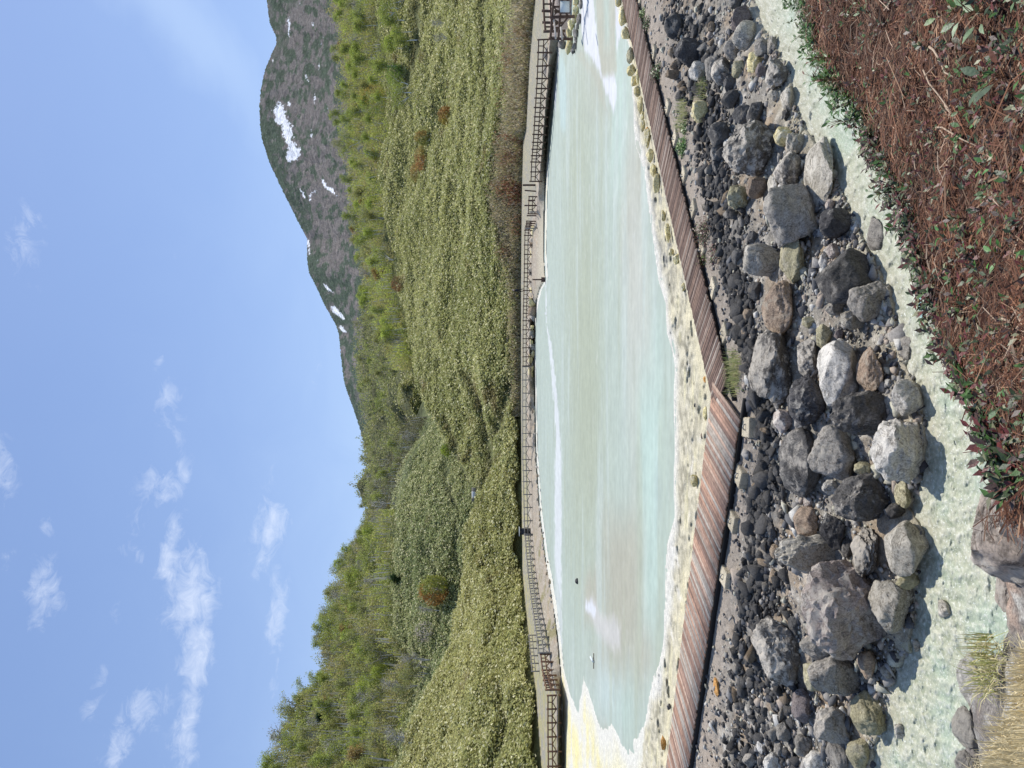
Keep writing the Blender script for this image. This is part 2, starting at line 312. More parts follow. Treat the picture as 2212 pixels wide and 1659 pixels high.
blob(1268, 820, 45, 430, olive, .95, 3); blob(1250, 350, 30, 200, olive, .7); blob(1320, 620, 25, 300, aqua, .6)
blob(1372, 560, 24, 330, grey, .95, 3); blob(1355, 480, 16, 160, tan, .6); blob(1300, 150, 40, 120, tan, .6)
blob(1398, 760, 22, 140, grey, .7); blob(1405, 1010, 32, 230, bright, 1.0, 3); blob(1418, 730, 12, 80, bright, .6); blob(1400, 1240, 22, 120, bright, .8)
blob(1425, 1080, 8, 90, C3(.45, .55, .55), .5); blob(1368, 990, 10, 230, C3(.51, .53, .44), .5)
blob(1345, 1280, 46, 190, tan * .96, 1.0, 4); blob(1305, 1440, 28, 60, tan, .6); blob(1280, 1290, 20, 60, tan, 1, 4); blob(1392, 1430, 22, 60, tan, .8); blob(1310, 1590, 20, 25, tan, .8)

blob(1315, 1500, 30, 60, C3(.52, .62, .58), .8); blob(1350, 1530, 22, 50, bright * .93, .6); blob(1215, 1420, 8, 90, aqua, .8)
blob(1340, 260, 20, 200, bright, .8, 3); blob(1385, 380, 10, 100, tan, .6)
cw = mixc(cw, C3(.53, .60, .535), sm(.08, .35, stk) * .55); cw = mixc(cw, olive, sm(.1, .4, -stk) * .45 * sm(1480, 1420, VW))
cw = mixc(cw, white, sm(.2, .5, fine) * .35 * sm(-.1, .2, wn))
cw = mixc(cw, white, sm(.25, .42, fine) * .5 * np.exp(-(((VW - 1300) / 30) ** 2 + ((YW - 1500) / 60) ** 2)))
# long white scum line on the far side
sl = np.interp(YW, [690, 760, 870, 960, 1100, 1300, 1430], [1180, 1190, 1200, 1206, 1206, 1206, 1212]); sw = np.interp(YW, [690, 760, 900, 1000, 1300, 1400, 1440], [1, 3, 5, 9, 8, 4, 1])
cw = mixc(cw, C3(.70, .72, .71), sm(1.25, .75, np.abs(VW - sl + stk * 4 + fine * 4) / sw * 1.15) * .85)
cw = mixc(cw, aqua * .97, sm(4, 0, VW - ip(vS, YW) - 16) * .4)
def patch(pts, col, k=1.0, z='P', soft=2.0):
    global cw
    q = np.array([zc(z, *p) for p in pts]); w_ = G(q[:, 0], q[:, 1], 0.0)[:, :2]; d = sdist(w_, xw, yw) + fine * .5 + wn * .5
    cw = mixc(cw, col, sm(soft * .12, -soft * .12, d) * k); return d
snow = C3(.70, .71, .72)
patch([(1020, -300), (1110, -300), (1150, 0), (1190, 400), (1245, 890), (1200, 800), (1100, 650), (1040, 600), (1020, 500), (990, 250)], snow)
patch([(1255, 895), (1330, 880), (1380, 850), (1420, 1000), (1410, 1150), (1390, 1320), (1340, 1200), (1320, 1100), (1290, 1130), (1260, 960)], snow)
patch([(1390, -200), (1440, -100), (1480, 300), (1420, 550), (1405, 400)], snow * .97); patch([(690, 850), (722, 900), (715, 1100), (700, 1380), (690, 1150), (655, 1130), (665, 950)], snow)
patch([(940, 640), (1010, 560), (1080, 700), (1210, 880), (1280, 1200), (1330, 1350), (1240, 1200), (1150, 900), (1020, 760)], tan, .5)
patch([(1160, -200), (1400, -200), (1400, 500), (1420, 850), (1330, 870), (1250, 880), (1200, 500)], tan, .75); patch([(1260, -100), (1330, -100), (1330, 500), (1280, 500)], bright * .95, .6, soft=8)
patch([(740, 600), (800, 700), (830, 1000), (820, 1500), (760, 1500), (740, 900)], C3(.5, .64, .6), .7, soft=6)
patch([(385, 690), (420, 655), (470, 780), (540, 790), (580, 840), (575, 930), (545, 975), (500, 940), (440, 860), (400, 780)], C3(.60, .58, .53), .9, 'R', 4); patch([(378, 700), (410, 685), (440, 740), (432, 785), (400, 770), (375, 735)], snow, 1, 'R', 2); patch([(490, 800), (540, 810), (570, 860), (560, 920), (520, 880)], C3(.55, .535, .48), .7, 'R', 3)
pw_mat = attr_mat('pond water', .55, .12, [(.9, .95, 1.05)], (3.0, .2, .02))
f2 = fbm(np.stack([xw * .35, yw * 2.6, 0 * xw + 2], -1), 4); f3 = fbm(np.stack([xw * 2.4, yw * 3.2, 0 * xw + 2], -1), 3); cw = cw * (1 + .16 * f2 + .12 * f3)[..., None]; g_ = cw.mean(-1, keepdims=True); cw = (g_ + (cw - g_) * .9) * C3(.80, .80, .79)
cell = grid_faces(*VW.shape); keep = (sdist(pond_w, xw, yw) < 2.5).ravel(); cell = cell[keep[cell].all(1)]
tag(mesh_obj('pond_water', PW.reshape(-1, 3), cell, pw_mat, colors=cw.reshape(-1, 3), smooth=True), kind='structure')

# ------------------------------------------------------------------ creek water over cream cobbles
Yk = np.arange(-300, 1960, 2.6); tk = np.linspace(0, 1, 250); YK, TK = np.meshgrid(Yk, tk); v0 = ip(vC, YK) - 25; VK = v0 + (2330 - v0) * TK ** 1.0
pk = G(VK, YK, -.88 + 0 * VK); xk, yk = pk[..., 0], pk[..., 1]; xyk = np.stack([xk, yk, 0 * xk], -1)
r1 = ridge(xyk * 2.3 + 2, 3); r2 = fbm(xyk * 5.5, 4); r3 = fbm(xyk * .7 + 7, 4); r4 = fbm(xyk * 14, 3)
zk = -.885 + .035 * r1 + .045 * r2 + .008 * r4; pk = G(VK, YK, zk)
ck = np.tile(C3(.53, .55, .40), (*VK.shape, 1)); ck = mixc(ck, C3(.64, .64, .50), sm(.0, .4, r2) * .9); ck = mixc(ck, C3(.30, .34, .23), sm(.05, .35, -r2) * .75)
ck = mixc(ck, C3(.43, .54, .41), sm(0, .35, r3) * .7); ck = mixc(ck, C3(.5, .47, .36), sm(60, 0, VK - ip(vC, YK)) * .6); ck = mixc(ck, C3(.84, .84, .72), sm(.1, .35, r4) * .55); ck = mixc(ck, C3(.36, .42, .32), sm(.1, .35, -r4) * .35)
ck = mixc(ck, C3(.4, .34, .2), sm(.42, .6, fbm(xyk * .9 + 33, 4)) * .5)
fv, fY = zc('B', 2050, 940); dv = (VK - fv - (YK - fY) * .12) ; ck = mixc(ck, C3(.2, .5, .55), np.exp(-(dv / 4) ** 2) * sm(0, 10, YK - fY + 6) * sm(60, 40, YK - fY) * .7)
ck = ck * C3(.78, .77, .76)
creek_mat = attr_mat('creek water', .35, .22, [(16, .86, 1.14)], (9, .9, .03), speckle=(34, .62, .70, (.7, .72, .64)))
tag(mesh_obj('creek_water', pk.reshape(-1, 3), grid_faces(*VK.shape), creek_mat, colors=ck.reshape(-1, 3), smooth=True), kind='structure')

# ------------------------------------------------------------------ near bank (where the photographer stands)
eB = [(-400, 1660), (0, 1722), (100, 1760), (180, 1800), (230, 1838), (270, 1862), (330, 1895), (420, 1942), (470, 1968), (600, 2012), (690, 2042), (780, 2082), (860, 2130), (930, 2165), (1010, 2200), (1060, 2208), (1120, 2150), (1190, 2130), (1232, 2158), (1287, 2178), (1364, 2168), (1395, 2140), (1423, 2118), (1461, 2098), (1500, 2085), (1570, 2070), (1659, 2066), (2100, 2060)]
eZ = [(-400, 3.0), (0, 3.1), (400, 3.35), (700, 3.6), (1000, 4.05), (1080, 4.0), (1200, 3.5), (1659, 3.25), (2100, 3.1)]
Yb = np.arange(-400, 2100, 3.2); tb = np.concatenate([[-4, -3, -2, -1], np.linspace(0, 1, 170) ** 1.15]); YB, TB = np.meshgrid(Yb, tb)
def bankpt(Y, t):
    t0 = np.clip(t, 0, 1); ve = ip(eB, Y); ze = ip(eZ, Y); v = ve + (2620 - ve) * t0; z = ze + (4.4 - ze) * (1 - (1 - t0) ** 1.5); p = G(v, Y, z); return p
PB = bankpt(YB, TB); 
for k, (dy, dz) in {-1: (.15, -.28), -2: (.5, -1.1), -3: (1.5, -2.9), -4: (3.5, -5.0)}.items():
    m_ = TB == k; PB[..., 1] += m_ * dy; PB[..., 2] = np.where(m_, np.maximum(PB[..., 2] + dz, -1.5), PB[..., 2])
bxy = PB * np.array([1, 1, .5]); bn = fbm(bxy * 1.8, 5); bn2 = fbm(bxy * 7, 4); PB[..., 2] += (bn * .10 + bn2 * .03) * (TB >= 0) - .03
cb = np.tile(C3(.11, .05, .032), (*YB.shape, 1)); cb = mixc(cb, C3(.05, .028, .022), sm(0, .4, bn2))
lf = sm(1040, 1110, YB); dirt = np.tile(C3(.21, .19, .17), (*YB.shape, 1)); dirt = mixc(dirt, C3(.40, .29, .22), sm(.0, .35, bn)); dirt = mixc(dirt, C3(.45, .43, .38), sm(0, .3, bn2) * .8)
cb = cb * (1 - lf[..., None]) + dirt * lf[..., None]
bank_mat = attr_mat('bank earth', .95, .15, [(9, .75, 1.25), (60, .6, 1.4)], (45, 1, .02))
tag(mesh_obj('earth_bank', PB.reshape(-1, 3), grid_faces(*YB.shape)[:, ::-1], bank_mat, colors=cb.reshape(-1, 3), smooth=True), kind='structure')

# ------------------------------------------------------------------ leaf quads / blades
def quads(cen, nrm, up, hw, hh, col, fold=None):
    """one diamond leaf per point: returns verts, faces, colours"""
    cen = np.asarray(cen); n = len(cen); up = up - nrm * (up * nrm).sum(1)[:, None]; up /= np.linalg.norm(up, axis=1)[:, None] + 1e-9
    si = np.cross(nrm, up); hw = np.broadcast_to(hw, n)[:, None]; hh = np.broadcast_to(hh, n)[:, None]
    V = np.stack([cen - up * hh, cen + si * hw - up * hh * .1, cen + up * hh, cen - si * hw - up * hh * .1], 1)
    if fold is not None: V[:, 1] += nrm * hw * fold; V[:, 3] += nrm * hw * fold
    Fq = np.arange(n * 4).reshape(n, 4); return V.reshape(-1, 3), Fq, np.repeat(col, 4, 0)
def unit(n): 
    v = rng.normal(size=(n, 3)); return v / np.linalg.norm(v, axis=1)[:, None]
foliage = attr_mat('leaves', .75, .12, None, None, trans=.34); foliage_gloss = attr_mat('glossy leaves', .42, .4, [(45, .7, 1.3), (160, .85, 1.15)], (70, .6, .004), trans=.12)
bark = attr_mat('bark', .85, .15)

# ------------------------------------------------------------------ hills
class Sheet:
    """rows of (Y->v, Y->distance); interpolated along t"""
    def __init__(s, rows): s.rows = rows
    def at(s, Y, t):
        Y = np.asarray(Y, float); t = np.asarray(t, float); n = len(s.rows) - 1; vv = np.stack([ip(r[0], Y) for r in s.rows]); dd = np.stack([ip(r[1], Y) for r in s.rows])
        k = np.clip(np.floor(t * n).astype(int), 0, n - 1); f = t * n - k; ix = np.indices(Y.shape); g = lambda A, q: np.take_along_axis(A, q[None], 0)[0]
        v = g(vv, k) * (1 - f) + g(vv, k + 1) * f; d = g(dd, k) * (1 - f) + g(dd, k + 1) * f; return v, d
    def pos(s, Y, t):
        v, d = s.at(Y, t); p = GD(v, Y, d); q = fbm(p * np.array([.03, .03, .0]), 3) + .45 * (.3 - ridge(p * np.array([.022, .022, 0]) + 3, 2)); p[..., 2] += q * (d * .013) * np.clip(t * 6, 0, 1) * 1.6; return p
baseD = [(Y, float(G(v, Y, 0.95)[1])) for Y, v in vB]
def off(pts, dv=0, k=1.0): return [(Y, v * k + dv) for Y, v in pts]
def cl(Y): return [(y, v) for y, v in Y]
SC = [(-700, 780), (-300, 800), (0, 828), (300, 832), (500, 842), (549, 852), (650, 864), (718, 882), (786, 899), (835, 909), (887, 926), (950, 953), (1000, 985), (1050, 1015), (1080, 1045), (1130, 1085)]
RR = [(-700, 690), (-300, 705), (0, 728), (150, 748), (300, 762), (500, 782), (640, 800), (718, 830), (786, 880), (835, 915), (887, 945), (950, 975), (1050, 1040), (1130, 1110)]
dSC = [(-700, 300), (300, 290), (550, 275), (718, 250), (887, 212), (1000, 188), (1050, 178), (1130, 166)]
right_sheet = Sheet([(off(vB, 3), off(baseD, 1.5)), (off(vB, -34), off(baseD, 7)), ([(-700, 1030), (0, 1040), (500, 1040), (800, 1050), (900, 1075), (960, 1095), (1000, 1092), (1050, 1076), (1130, 1115)], [(-700, 150), (500, 162), (900, 155), (1050, 158), (1130, 158)]),
    ([(-700, 930), (0, 940), (500, 940), (700, 950), (860, 985), (950, 1030), (1000, 1040), (1050, 1040), (1130, 1095)], [(-700, 220), (500, 215), (860, 188), (1050, 168), (1130, 162)]),
    (SC, dSC), (RR, [(-700, 430), (500, 410), (700, 330), (887, 240), (1050, 198), (1130, 176)]), (off(RR, 140), [(-700, 560), (500, 520), (887, 300), (1130, 200)])])
FC = [(700, 1135), (880, 1131), (904, 1127), (989, 1089), (1030, 1062), (1070, 1032), (1110, 1021), (1148, 1004), (1230, 1008), (1300, 1000), (1400, 975), (1500, 930), (1560, 908), (1659, 888), (2000, 850), (2400, 830)]
dFC = [(700, 150), (904, 150), (989, 158), (1110, 166), (1300, 162), (1500, 148), (1659, 136), (2400, 120)]
front_sheet = Sheet([(off(vB, 3), off(baseD, 1.0)), (off(vB, -22), off(baseD, 4)), ([(700, 1122), (904, 1116), (989, 1103), (1070, 1072), (1148, 1060), (1300, 1060), (1500, 1040), (1659, 1020), (2400, 990)], [(700, 146), (989, 151), (1148, 153), (1228, 146), (1377, 122), (1488, 106), (1659, 98), (2400, 90)]),
    (FC, dFC), (off(FC, 60), off(dFC, 20))])
LC = [(700, 1010), (800, 980), (850, 960), (900, 938), (938, 919), (989, 886), (1050, 870), (1110, 860), (1232, 860), (1368, 862), (1422, 905), (1469, 908), (1537, 900), (1588, 890), (1656, 880), (2000, 850), (2400, 830)]
LR = [(700, 1000), (800, 950), (860, 915), (900, 890), (950, 862), (1000, 845), (1050, 828), (1131, 806), (1182, 778), (1209, 755), (1249, 748), (1300, 733), (1368, 712), (1436, 705), (1470, 695), (1497, 662), (1538, 645), (1590, 622), (1659, 606), (2000, 540), (2400, 500)]
left_sheet = Sheet([(off(FC, 30), off(dFC, 12)), ([(700, 1080), (850, 1040), (940, 1010), (1050, 985), (1130, 960), (1300, 940), (1400, 950), (1500, 930), (1659, 905), (2400, 850)], [(700, 210), (1050, 200), (1300, 188), (1500, 172), (1659, 158), (2400, 150)]),
    (LC, [(700, 260), (900, 260), (1050, 238), (1300, 215), (1500, 185), (1659, 170), (2400, 160)]), (LR, [(700, 300), (900, 330), (1131, 350), (1300, 310), (1500, 270), (1659, 240), (2400, 220)]), (off(LR, 140), [(700, 400), (1131, 450), (1659, 340), (2400, 320)])])
CR = [(300, 840), (500, 815), (620, 798), (718, 786), (830, 776), (887, 784), (955, 794), (1023, 790), (1090, 792), (1180, 800), (1400, 800)]
centre_sheet = Sheet([([(300, 960), (830, 960), (1400, 960)], [(300, 330), (1400, 330)]),
    ([(300, 905), (600, 900), (760, 900), (830, 868), (880, 888), (935, 925), (960, 905), (1000, 882), (1060, 868), (1130, 860), (1400, 860)], [(300, 400), (780, 385), (830, 350), (935, 330), (1000, 365), (1400, 400)]),
    ([(300, 880), (600, 870), (760, 870), (830, 860), (870, 858), (920, 900), (960, 862), (1000, 850), (1130, 835), (1400, 835)], [(300, 440), (780, 430), (830, 400), (920, 400), (1000, 400), (1400, 440)]),
    (CR, [(300, 560), (1400, 600)]), (off(CR, 120), [(300, 700), (1400, 740)])])
hill_mat = attr_mat('hillside', .95, .1, [(.5, .6, 1.3)], (1.2, 1, .5))
def hill(name, sh, y0, y1, col, ny=300, nt=120):
    YH, TH = np.meshgrid(np.linspace(y0, y1, ny), np.linspace(0, 1, nt)); p = sh.pos(YH, TH)
    k = fbm(p * .08, 4); cc = mixc(np.tile(col, (*YH.shape, 1)), col * .55, sm(-.1, .4, k))
    tag(mesh_obj(name, p.reshape(-1, 3), grid_faces(*YH.shape), hill_mat, colors=cc.reshape(-1, 3), smooth=True), kind='structure')
hill('hill', right_sheet, -700, 1128, C3(.15, .16, .065)); hill('hill', left_sheet, 760, 2300, C3(.13, .15, .07)); hill('hill', front_sheet, 905, 2300, C3(.16, .155, .065)); hill('hill', centre_sheet, 320, 1380, C3(.12, .125, .06))

# bamboo grass cover: masses of small leaves nobody could count
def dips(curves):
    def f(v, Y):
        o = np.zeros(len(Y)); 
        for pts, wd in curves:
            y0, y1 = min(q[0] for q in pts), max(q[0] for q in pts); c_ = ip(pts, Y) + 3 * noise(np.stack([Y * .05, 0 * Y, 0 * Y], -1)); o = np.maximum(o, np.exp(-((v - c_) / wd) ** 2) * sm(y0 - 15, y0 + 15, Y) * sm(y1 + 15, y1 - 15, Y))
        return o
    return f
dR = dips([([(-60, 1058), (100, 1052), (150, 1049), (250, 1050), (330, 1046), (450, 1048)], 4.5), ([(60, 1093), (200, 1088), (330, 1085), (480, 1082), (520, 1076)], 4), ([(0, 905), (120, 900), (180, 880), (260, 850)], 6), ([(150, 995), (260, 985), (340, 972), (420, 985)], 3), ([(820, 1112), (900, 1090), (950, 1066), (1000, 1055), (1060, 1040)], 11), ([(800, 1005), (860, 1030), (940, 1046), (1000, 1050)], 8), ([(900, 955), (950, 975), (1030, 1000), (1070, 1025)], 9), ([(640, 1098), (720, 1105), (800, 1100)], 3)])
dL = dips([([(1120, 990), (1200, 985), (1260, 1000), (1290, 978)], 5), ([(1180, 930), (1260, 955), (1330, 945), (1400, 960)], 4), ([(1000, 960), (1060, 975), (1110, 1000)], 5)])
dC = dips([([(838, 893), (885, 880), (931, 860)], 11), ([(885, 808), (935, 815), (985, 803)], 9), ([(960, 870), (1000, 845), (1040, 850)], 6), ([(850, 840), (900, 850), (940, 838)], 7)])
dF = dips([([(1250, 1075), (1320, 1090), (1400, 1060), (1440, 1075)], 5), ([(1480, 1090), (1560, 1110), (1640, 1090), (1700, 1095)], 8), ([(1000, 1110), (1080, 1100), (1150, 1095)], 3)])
def sasa(name, sh, y0, y1, t0, t1, n, colA, colB, label, mask=None, size=.40, shaded_crease=None):
    Y = rng.uniform(y0, y1, n * 3); t = rng.uniform(t0, t1, n * 3)
    v, d = sh.at(Y, t); v2, d2 = sh.at(Y, np.clip(t + .01, 0, 1)); w_ = np.clip(v - v2, .15, 9); keep_ = rng.uniform(0, 1, len(Y)) < w_ / np.percentile(w_, 92)
    if mask is not None: keep_ &= mask(Y, t, v)
    Y, t, d = Y[keep_][:n], t[keep_][:n], d[keep_][:n]; m = len(Y); p = sh.pos(Y, t)
    big = fbm(p * .045, 4); mid = fbm(p * .22 + 5, 3); dens = mid
    p[:, 2] += .35 + np.abs(rng.normal(0, .34, m)) + 1.5 * np.clip(mid + .25, 0, 1) * (1 + 1.2 * np.clip(big, 0, 1)); p[:, :2] += rng.normal(0, .35, (m, 2))
    nr = unit(m) * .75 + np.array([.25, .0, .95]); nr /= np.linalg.norm(nr, axis=1)[:, None]
    tt = np.clip(.5 + 1.1 * big + rng.normal(0, .22, m), 0, 1); cc = mixc(np.tile(colA, (m, 1)), colB, tt) * rng.uniform(.55, 1.25, m)[:, None]
    cc = mixc(cc, C3(.85, .80, .50), (rng.uniform(0, 1, m) < .14) * .9); cc = mixc(cc, C3(.2, .13, .06), sm(.25, .5, fbm(p * .09 + 70, 3)) * .55)
    cr_ = shaded_crease(v[keep_][:n], Y) if shaded_crease is not None else 0; cc = mixc(cc, C3(.10, .085, .04), cr_ * .75 + 0 * d); p[:, 2] -= cr_ * 1.6  # shade of the folds put into the leaf colour; leaves sunk there too
    s_ = size * rng.uniform(.6, 1.3, m) * (d / 130) ** .45
    V, Fq, Cq = quads(p, nr, unit(m), s_ * .42, s_ * .7, cc, -.3)
    return tag(mesh_obj(name, V, Fq, foliage, colors=Cq), label, 'bamboo grass', kind='stuff')
sasa('bamboo_grass', right_sheet, -60, 1125, .02, .67, 260000, C3(.33, .35, .125), C3(.53, .53, .23), 'low bamboo grass covering the broad slope beyond the pond', shaded_crease=dR, mask=lambda Y, t, v: v < ip(vB, Y) - np.interp(Y, [0, 450, 560, 600], [48, 42, 20, 0]) * (1 + .3 * noise(np.stack([Y * .03, 0 * Y, 0 * Y], -1))))
sasa('bamboo_grass', front_sheet, 905, 1720, .03, .80, 120000, C3(.34, .35, .12), C3(.53, .51, .215), 'yellowish bamboo grass covering the hummock behind the weathered fence', shaded_crease=dF)
sasa('bamboo_grass', left_sheet, 800, 1720, .02, .56, 100000, C3(.28, .33, .14), C3(.45, .47, .22), 'darker green bamboo grass on the slope below the birch wood', size=.38, shaded_crease=dL)
sasa('bamboo_grass', centre_sheet, 560, 1180, .05, .55, 42000, C3(.20, .23, .08), C3(.42, .43, .15), 'bamboo grass on the folded hills at the head of the valley', size=.45, shaded_crease=dC)
# dark lines in the slope: shade painted into the grass colour, leaves also lowered
# dry brown scrub strip at the foot of the slope on the right
def scrub(n, y0, y1):
    Y = rng.uniform(y0, y1, n); v = ip(vB, Y) + 3 - rng.uniform(0, 1, n) * np.interp(Y, [0, 450, 560, 620], [55, 48, 26, 12]); ts = np.linspace(0, .3, 60); out = np.zeros((n, 3)); sv, sdp = right_sheet.at(np.repeat(Y[:, None], 60, 1), np.repeat(ts[None], n, 0))
    k = np.argmin(np.abs(sv - v[:, None]), 1); p = right_sheet.pos(Y, ts[k]); q = fbm(p * .12, 3); p[:, 2] += np.abs(rng.normal(0, .8, n)) * (1.1 + 1.2 * q)
    cc = mixc(np.tile(C3(.50, .42, .26), (n, 1)), C3(.36, .17, .10), sm(.08, .4, q)) * rng.uniform(.5, 1.3, n)[:, None]; cc = mixc(cc, C3(.42, .42, .16), (rng.uniform(0, 1, n) < .2) * .8); cc = mixc(cc, C3(.6, .55, .42), (rng.uniform(0, 1, n) < .12) * .8)
    V, Fq, Cq = quads(p, unit(n), unit(n) * .5 + np.array([0, 0, 1]), .07, .34, cc)
    return tag(mesh_obj('undergrowth', V, Fq, foliage, colors=Cq), 'dry brown scrub along the foot of the green slope', 'scrub', kind='stuff')
scrub(42000, -60, 900)

# ------------------------------------------------------------------ far mountain
MR = [(-600, 640), (-300, 560), (-100, 560), (0, 577), (50, 583), (80, 597), (95, 598), (110, 590), (150, 573), (190, 564), (230, 561), (270, 562), (300, 566), (350, 582), (400, 605), (450, 630), (500, 655), (515, 664), (560, 664), (590, 668), (620, 684), (660, 702), (700, 725), (722, 733), (750, 735), (790, 739), (830, 745), (900, 770), (1000, 800)]
YM, TM = np.meshgrid(np.arange(-600, 1000, 1.6), np.linspace(0, 1, 230)); mr = ip(MR, YM); VM = 840 + (mr - 840) * TM; DM = 1500 + 1100 * TM ** 1.1
ns = fbm(np.stack([YM * .012, TM * 2.5 * 1.0, 0 * YM], -1), 5); rg = ridge(np.stack([YM * .01 + TM * .9, TM * 1.3, 0 * YM], -1), 4); DM = DM + rg * 75 * sm(0, .1, TM) * sm(1.0, .82, TM) + ns * 35
PM = GD(VM, YM, DM); PM[..., 2] += fbm(PM * .035, 3) * 5 * sm(1, .97, TM) + (TM > .995) * rng.uniform(-1, 2.5, YM.shape)
back = GD(mr[-1] + 150, YM[-1], DM[-1] + 700); PM = np.concatenate([PM, back[None]], 0)
tree_n = fbm(np.stack([YM * .05, VM * .10, 0 * YM], -1), 5); tfine = fbm(np.stack([YM * .35, VM * .45, 0 * YM + 3], -1), 3)
cm = np.tile(C3(.20, .175, .15), (*YM.shape, 1)); cm = mixc(cm, C3(.07, .10, .055), sm(-.05, .16, tree_n + ns * .5 + .25 * sm(60, 10, VM - mr) + .0)); cm = mixc(cm, C3(.09, .085, .085), sm(.1, .4, tfine) * .6)
cm = mixc(cm, C3(.27, .25, .24), sm(.15, .45, -tfine) * .45); cm = mixc(cm, C3(.20, .17, .155), sm(.1, .4, fbm(np.stack([YM * .02, VM * .03, 0 * YM + 8], -1), 4)) * .5)
sn = [[(320, 650), (350, 672), (362, 740), (385, 770), (410, 850), (400, 900), (455, 950), (462, 990), (440, 1020), (380, 1025), (368, 1010), (385, 920), (365, 900), (345, 860), (340, 800), (310, 790), (300, 760), (290, 710)],
      [(590, 1140), (612, 1150), (625, 1185), (665, 1200), (688, 1245), (650, 1225), (620, 1200), (600, 1180)], [(385, 105), (392, 150), (385, 190), (395, 230), (385, 240), (375, 150)], [(505, 1520), (520, 1560), (515, 1620), (502, 1560)],
      [(490, 470), (500, 490), (512, 520), (500, 515)], [(545, 600), (556, 620), (550, 660), (542, 630)], [(380, 640), (398, 660), (392, 680), (378, 670)], [(525, 830), (533, 860), (530, 890), (522, 860)], [(575, 1210), (520, 1230), (512, 1290), (520, 1280), (525, 1240)],
      [(455, 1200), (480, 1230), (492, 1270), (470, 1240)], [(535, 145), (545, 155), (540, 170), (530, 165)], [(575, 400), (582, 420), (575, 445)], [(280, 370), (290, 380), (285, 405), (277, 395)]]
rag = fbm(np.stack([YM * .16, VM * .22, 0 * YM + 50], -1), 5)
for k, pl_ in enumerate(sn):
    q = np.array([zc('M', *p) for p in pl_]); d = sdist(q, VM, YM) + tfine * 3 + rag * (12 if k == 0 else 5) + (0 if k == 0 else .4); cm = mixc(cm, C3(1, 1, 1), sm(.8, -.8, d))
for pl_ in ([(605, 190), (625, 200), (645, 225), (665, 245), (640, 235), (615, 215)], [(650, 335), (680, 335), (710, 370), (745, 415), (730, 420), (690, 385), (665, 375)], [(705, 460), (725, 462), (755, 500), (735, 498), (715, 485)]):
    q = np.array([zc('N', *p) for p in pl_]); d = sdist(q, VM, YM) + tfine * 4; cm = mixc(cm, C3(1, 1, 1), sm(.8, -.8, d))
spk = fbm(np.stack([YM * .12, VM * .2, 0 * YM + 30], -1), 4); cm = mixc(cm, C3(.6, .62, .66), sm(.45, .55, spk) * sm(0, 20, VM - mr) * .35)
cm = cm * .92 + C3(.14, .155, .18) * .12  # aerial haze mixed into the mountain colour
cm = np.concatenate([cm, cm[-1:]], 0); mnt_mat = attr_mat('mountain side', .95, .05, [(.03, .8, 1.2), (.12, .75, 1.25)], (.09, 1, 9))
tag(mesh_obj('mountain', PM.reshape(-1, 3), grid_faces(231, YM.shape[1]), mnt_mat, colors=cm.reshape(-1, 3), smooth=True), kind='structure')

# ------------------------------------------------------------------ trees
def make_tree(h, kind, seed, leafcol, leafn, spread=.34, barkc=(.42, .40, .37), bare=False, stems=1, start=.35, leafsize=.25):
    r = np.random.default_rng(seed); tr = MB(); tips = []
    for s_ in range(stems):
        lean = r.normal(0, .10 if stems == 1 else .22, 2); pts = []; 
        for k in range(7):
            q = k / 6; pts.append([lean[0] * h * q ** 1.3 + r.normal(0, .012 * h) * (k > 0), lean[1] * h * q ** 1.3 + r.normal(0, .012 * h) * (k > 0), h * .93 * q])
        pts = np.array(pts); tr.tube(pts, np.linspace(.018 * h + .08, .03, 7), 5, barkc); nb = 17 if bare else 11
        for b in range(nb):
            q = r.uniform(start, .95); i = min(int(q * 6), 5); p0 = pts[i] + (pts[i + 1] - pts[i]) * (q * 6 - i); a = r.uniform(0, 2 * PI); L = h * spread * (1.15 - q * .75) * r.uniform(.7, 1.2)
            d1 = np.array([math.cos(a), math.sin(a), r.uniform(.35, 1.0)]); d1 /= np.linalg.norm(d1); p1 = p0 + d1 * L * .55; p2 = p1 + (d1 + np.array([0, 0, .5])) * L * .4 + r.normal(0, .04 * h, 3)
            tr.tube([p0, p1, p2], [.007 * h + .012, .005 * h + .008, .006], 3, barkc); tips += [p1, p2, (p1 + p2) / 2]
            for _ in range(4 if bare else 2):
                pa = p0 + (p2 - p0) * r.uniform(.35, .9); pb = pa + np.array([*(r.normal(0, .075, 2) * h), r.uniform(.03, .13) * h]); tr.tube([pa, pb], [.003 * h + .006, .004], 3, barkc); tips.append(pb)
        tips += [pts[-1], pts[-2], pts[-3]]
    tips = np.array(tips); leafn = int(leafn * 1.35); ce = tips[r.integers(0, len(tips), leafn)]; rad = h * .060
    p = ce + r.normal(0, 1, (leafn, 3)) * rad * np.array([1.15, 1.15, .8]); keepz = p[:, 2] > h * .12; p = p[keepz]; m = len(p)
    nn = r.normal(size=(m, 3)); nn /= np.linalg.norm(nn, axis=1)[:, None]; nn[:, 2] = np.abs(nn[:, 2]) + .2; nn /= np.linalg.norm(nn, axis=1)[:, None]; up = r.normal(size=(m, 3))
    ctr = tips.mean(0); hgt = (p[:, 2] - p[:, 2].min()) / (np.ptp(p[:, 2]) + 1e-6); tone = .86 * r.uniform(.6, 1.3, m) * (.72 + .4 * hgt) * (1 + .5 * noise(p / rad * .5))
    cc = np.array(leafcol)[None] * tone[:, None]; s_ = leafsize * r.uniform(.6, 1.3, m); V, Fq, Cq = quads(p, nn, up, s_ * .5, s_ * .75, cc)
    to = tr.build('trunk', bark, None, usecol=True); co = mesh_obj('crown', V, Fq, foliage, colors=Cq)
    COL.objects.unlink(to); COL.objects.unlink(co); return to.data, co.data
WH = (.72, .70, .66); GB = (.42, .39, .35)
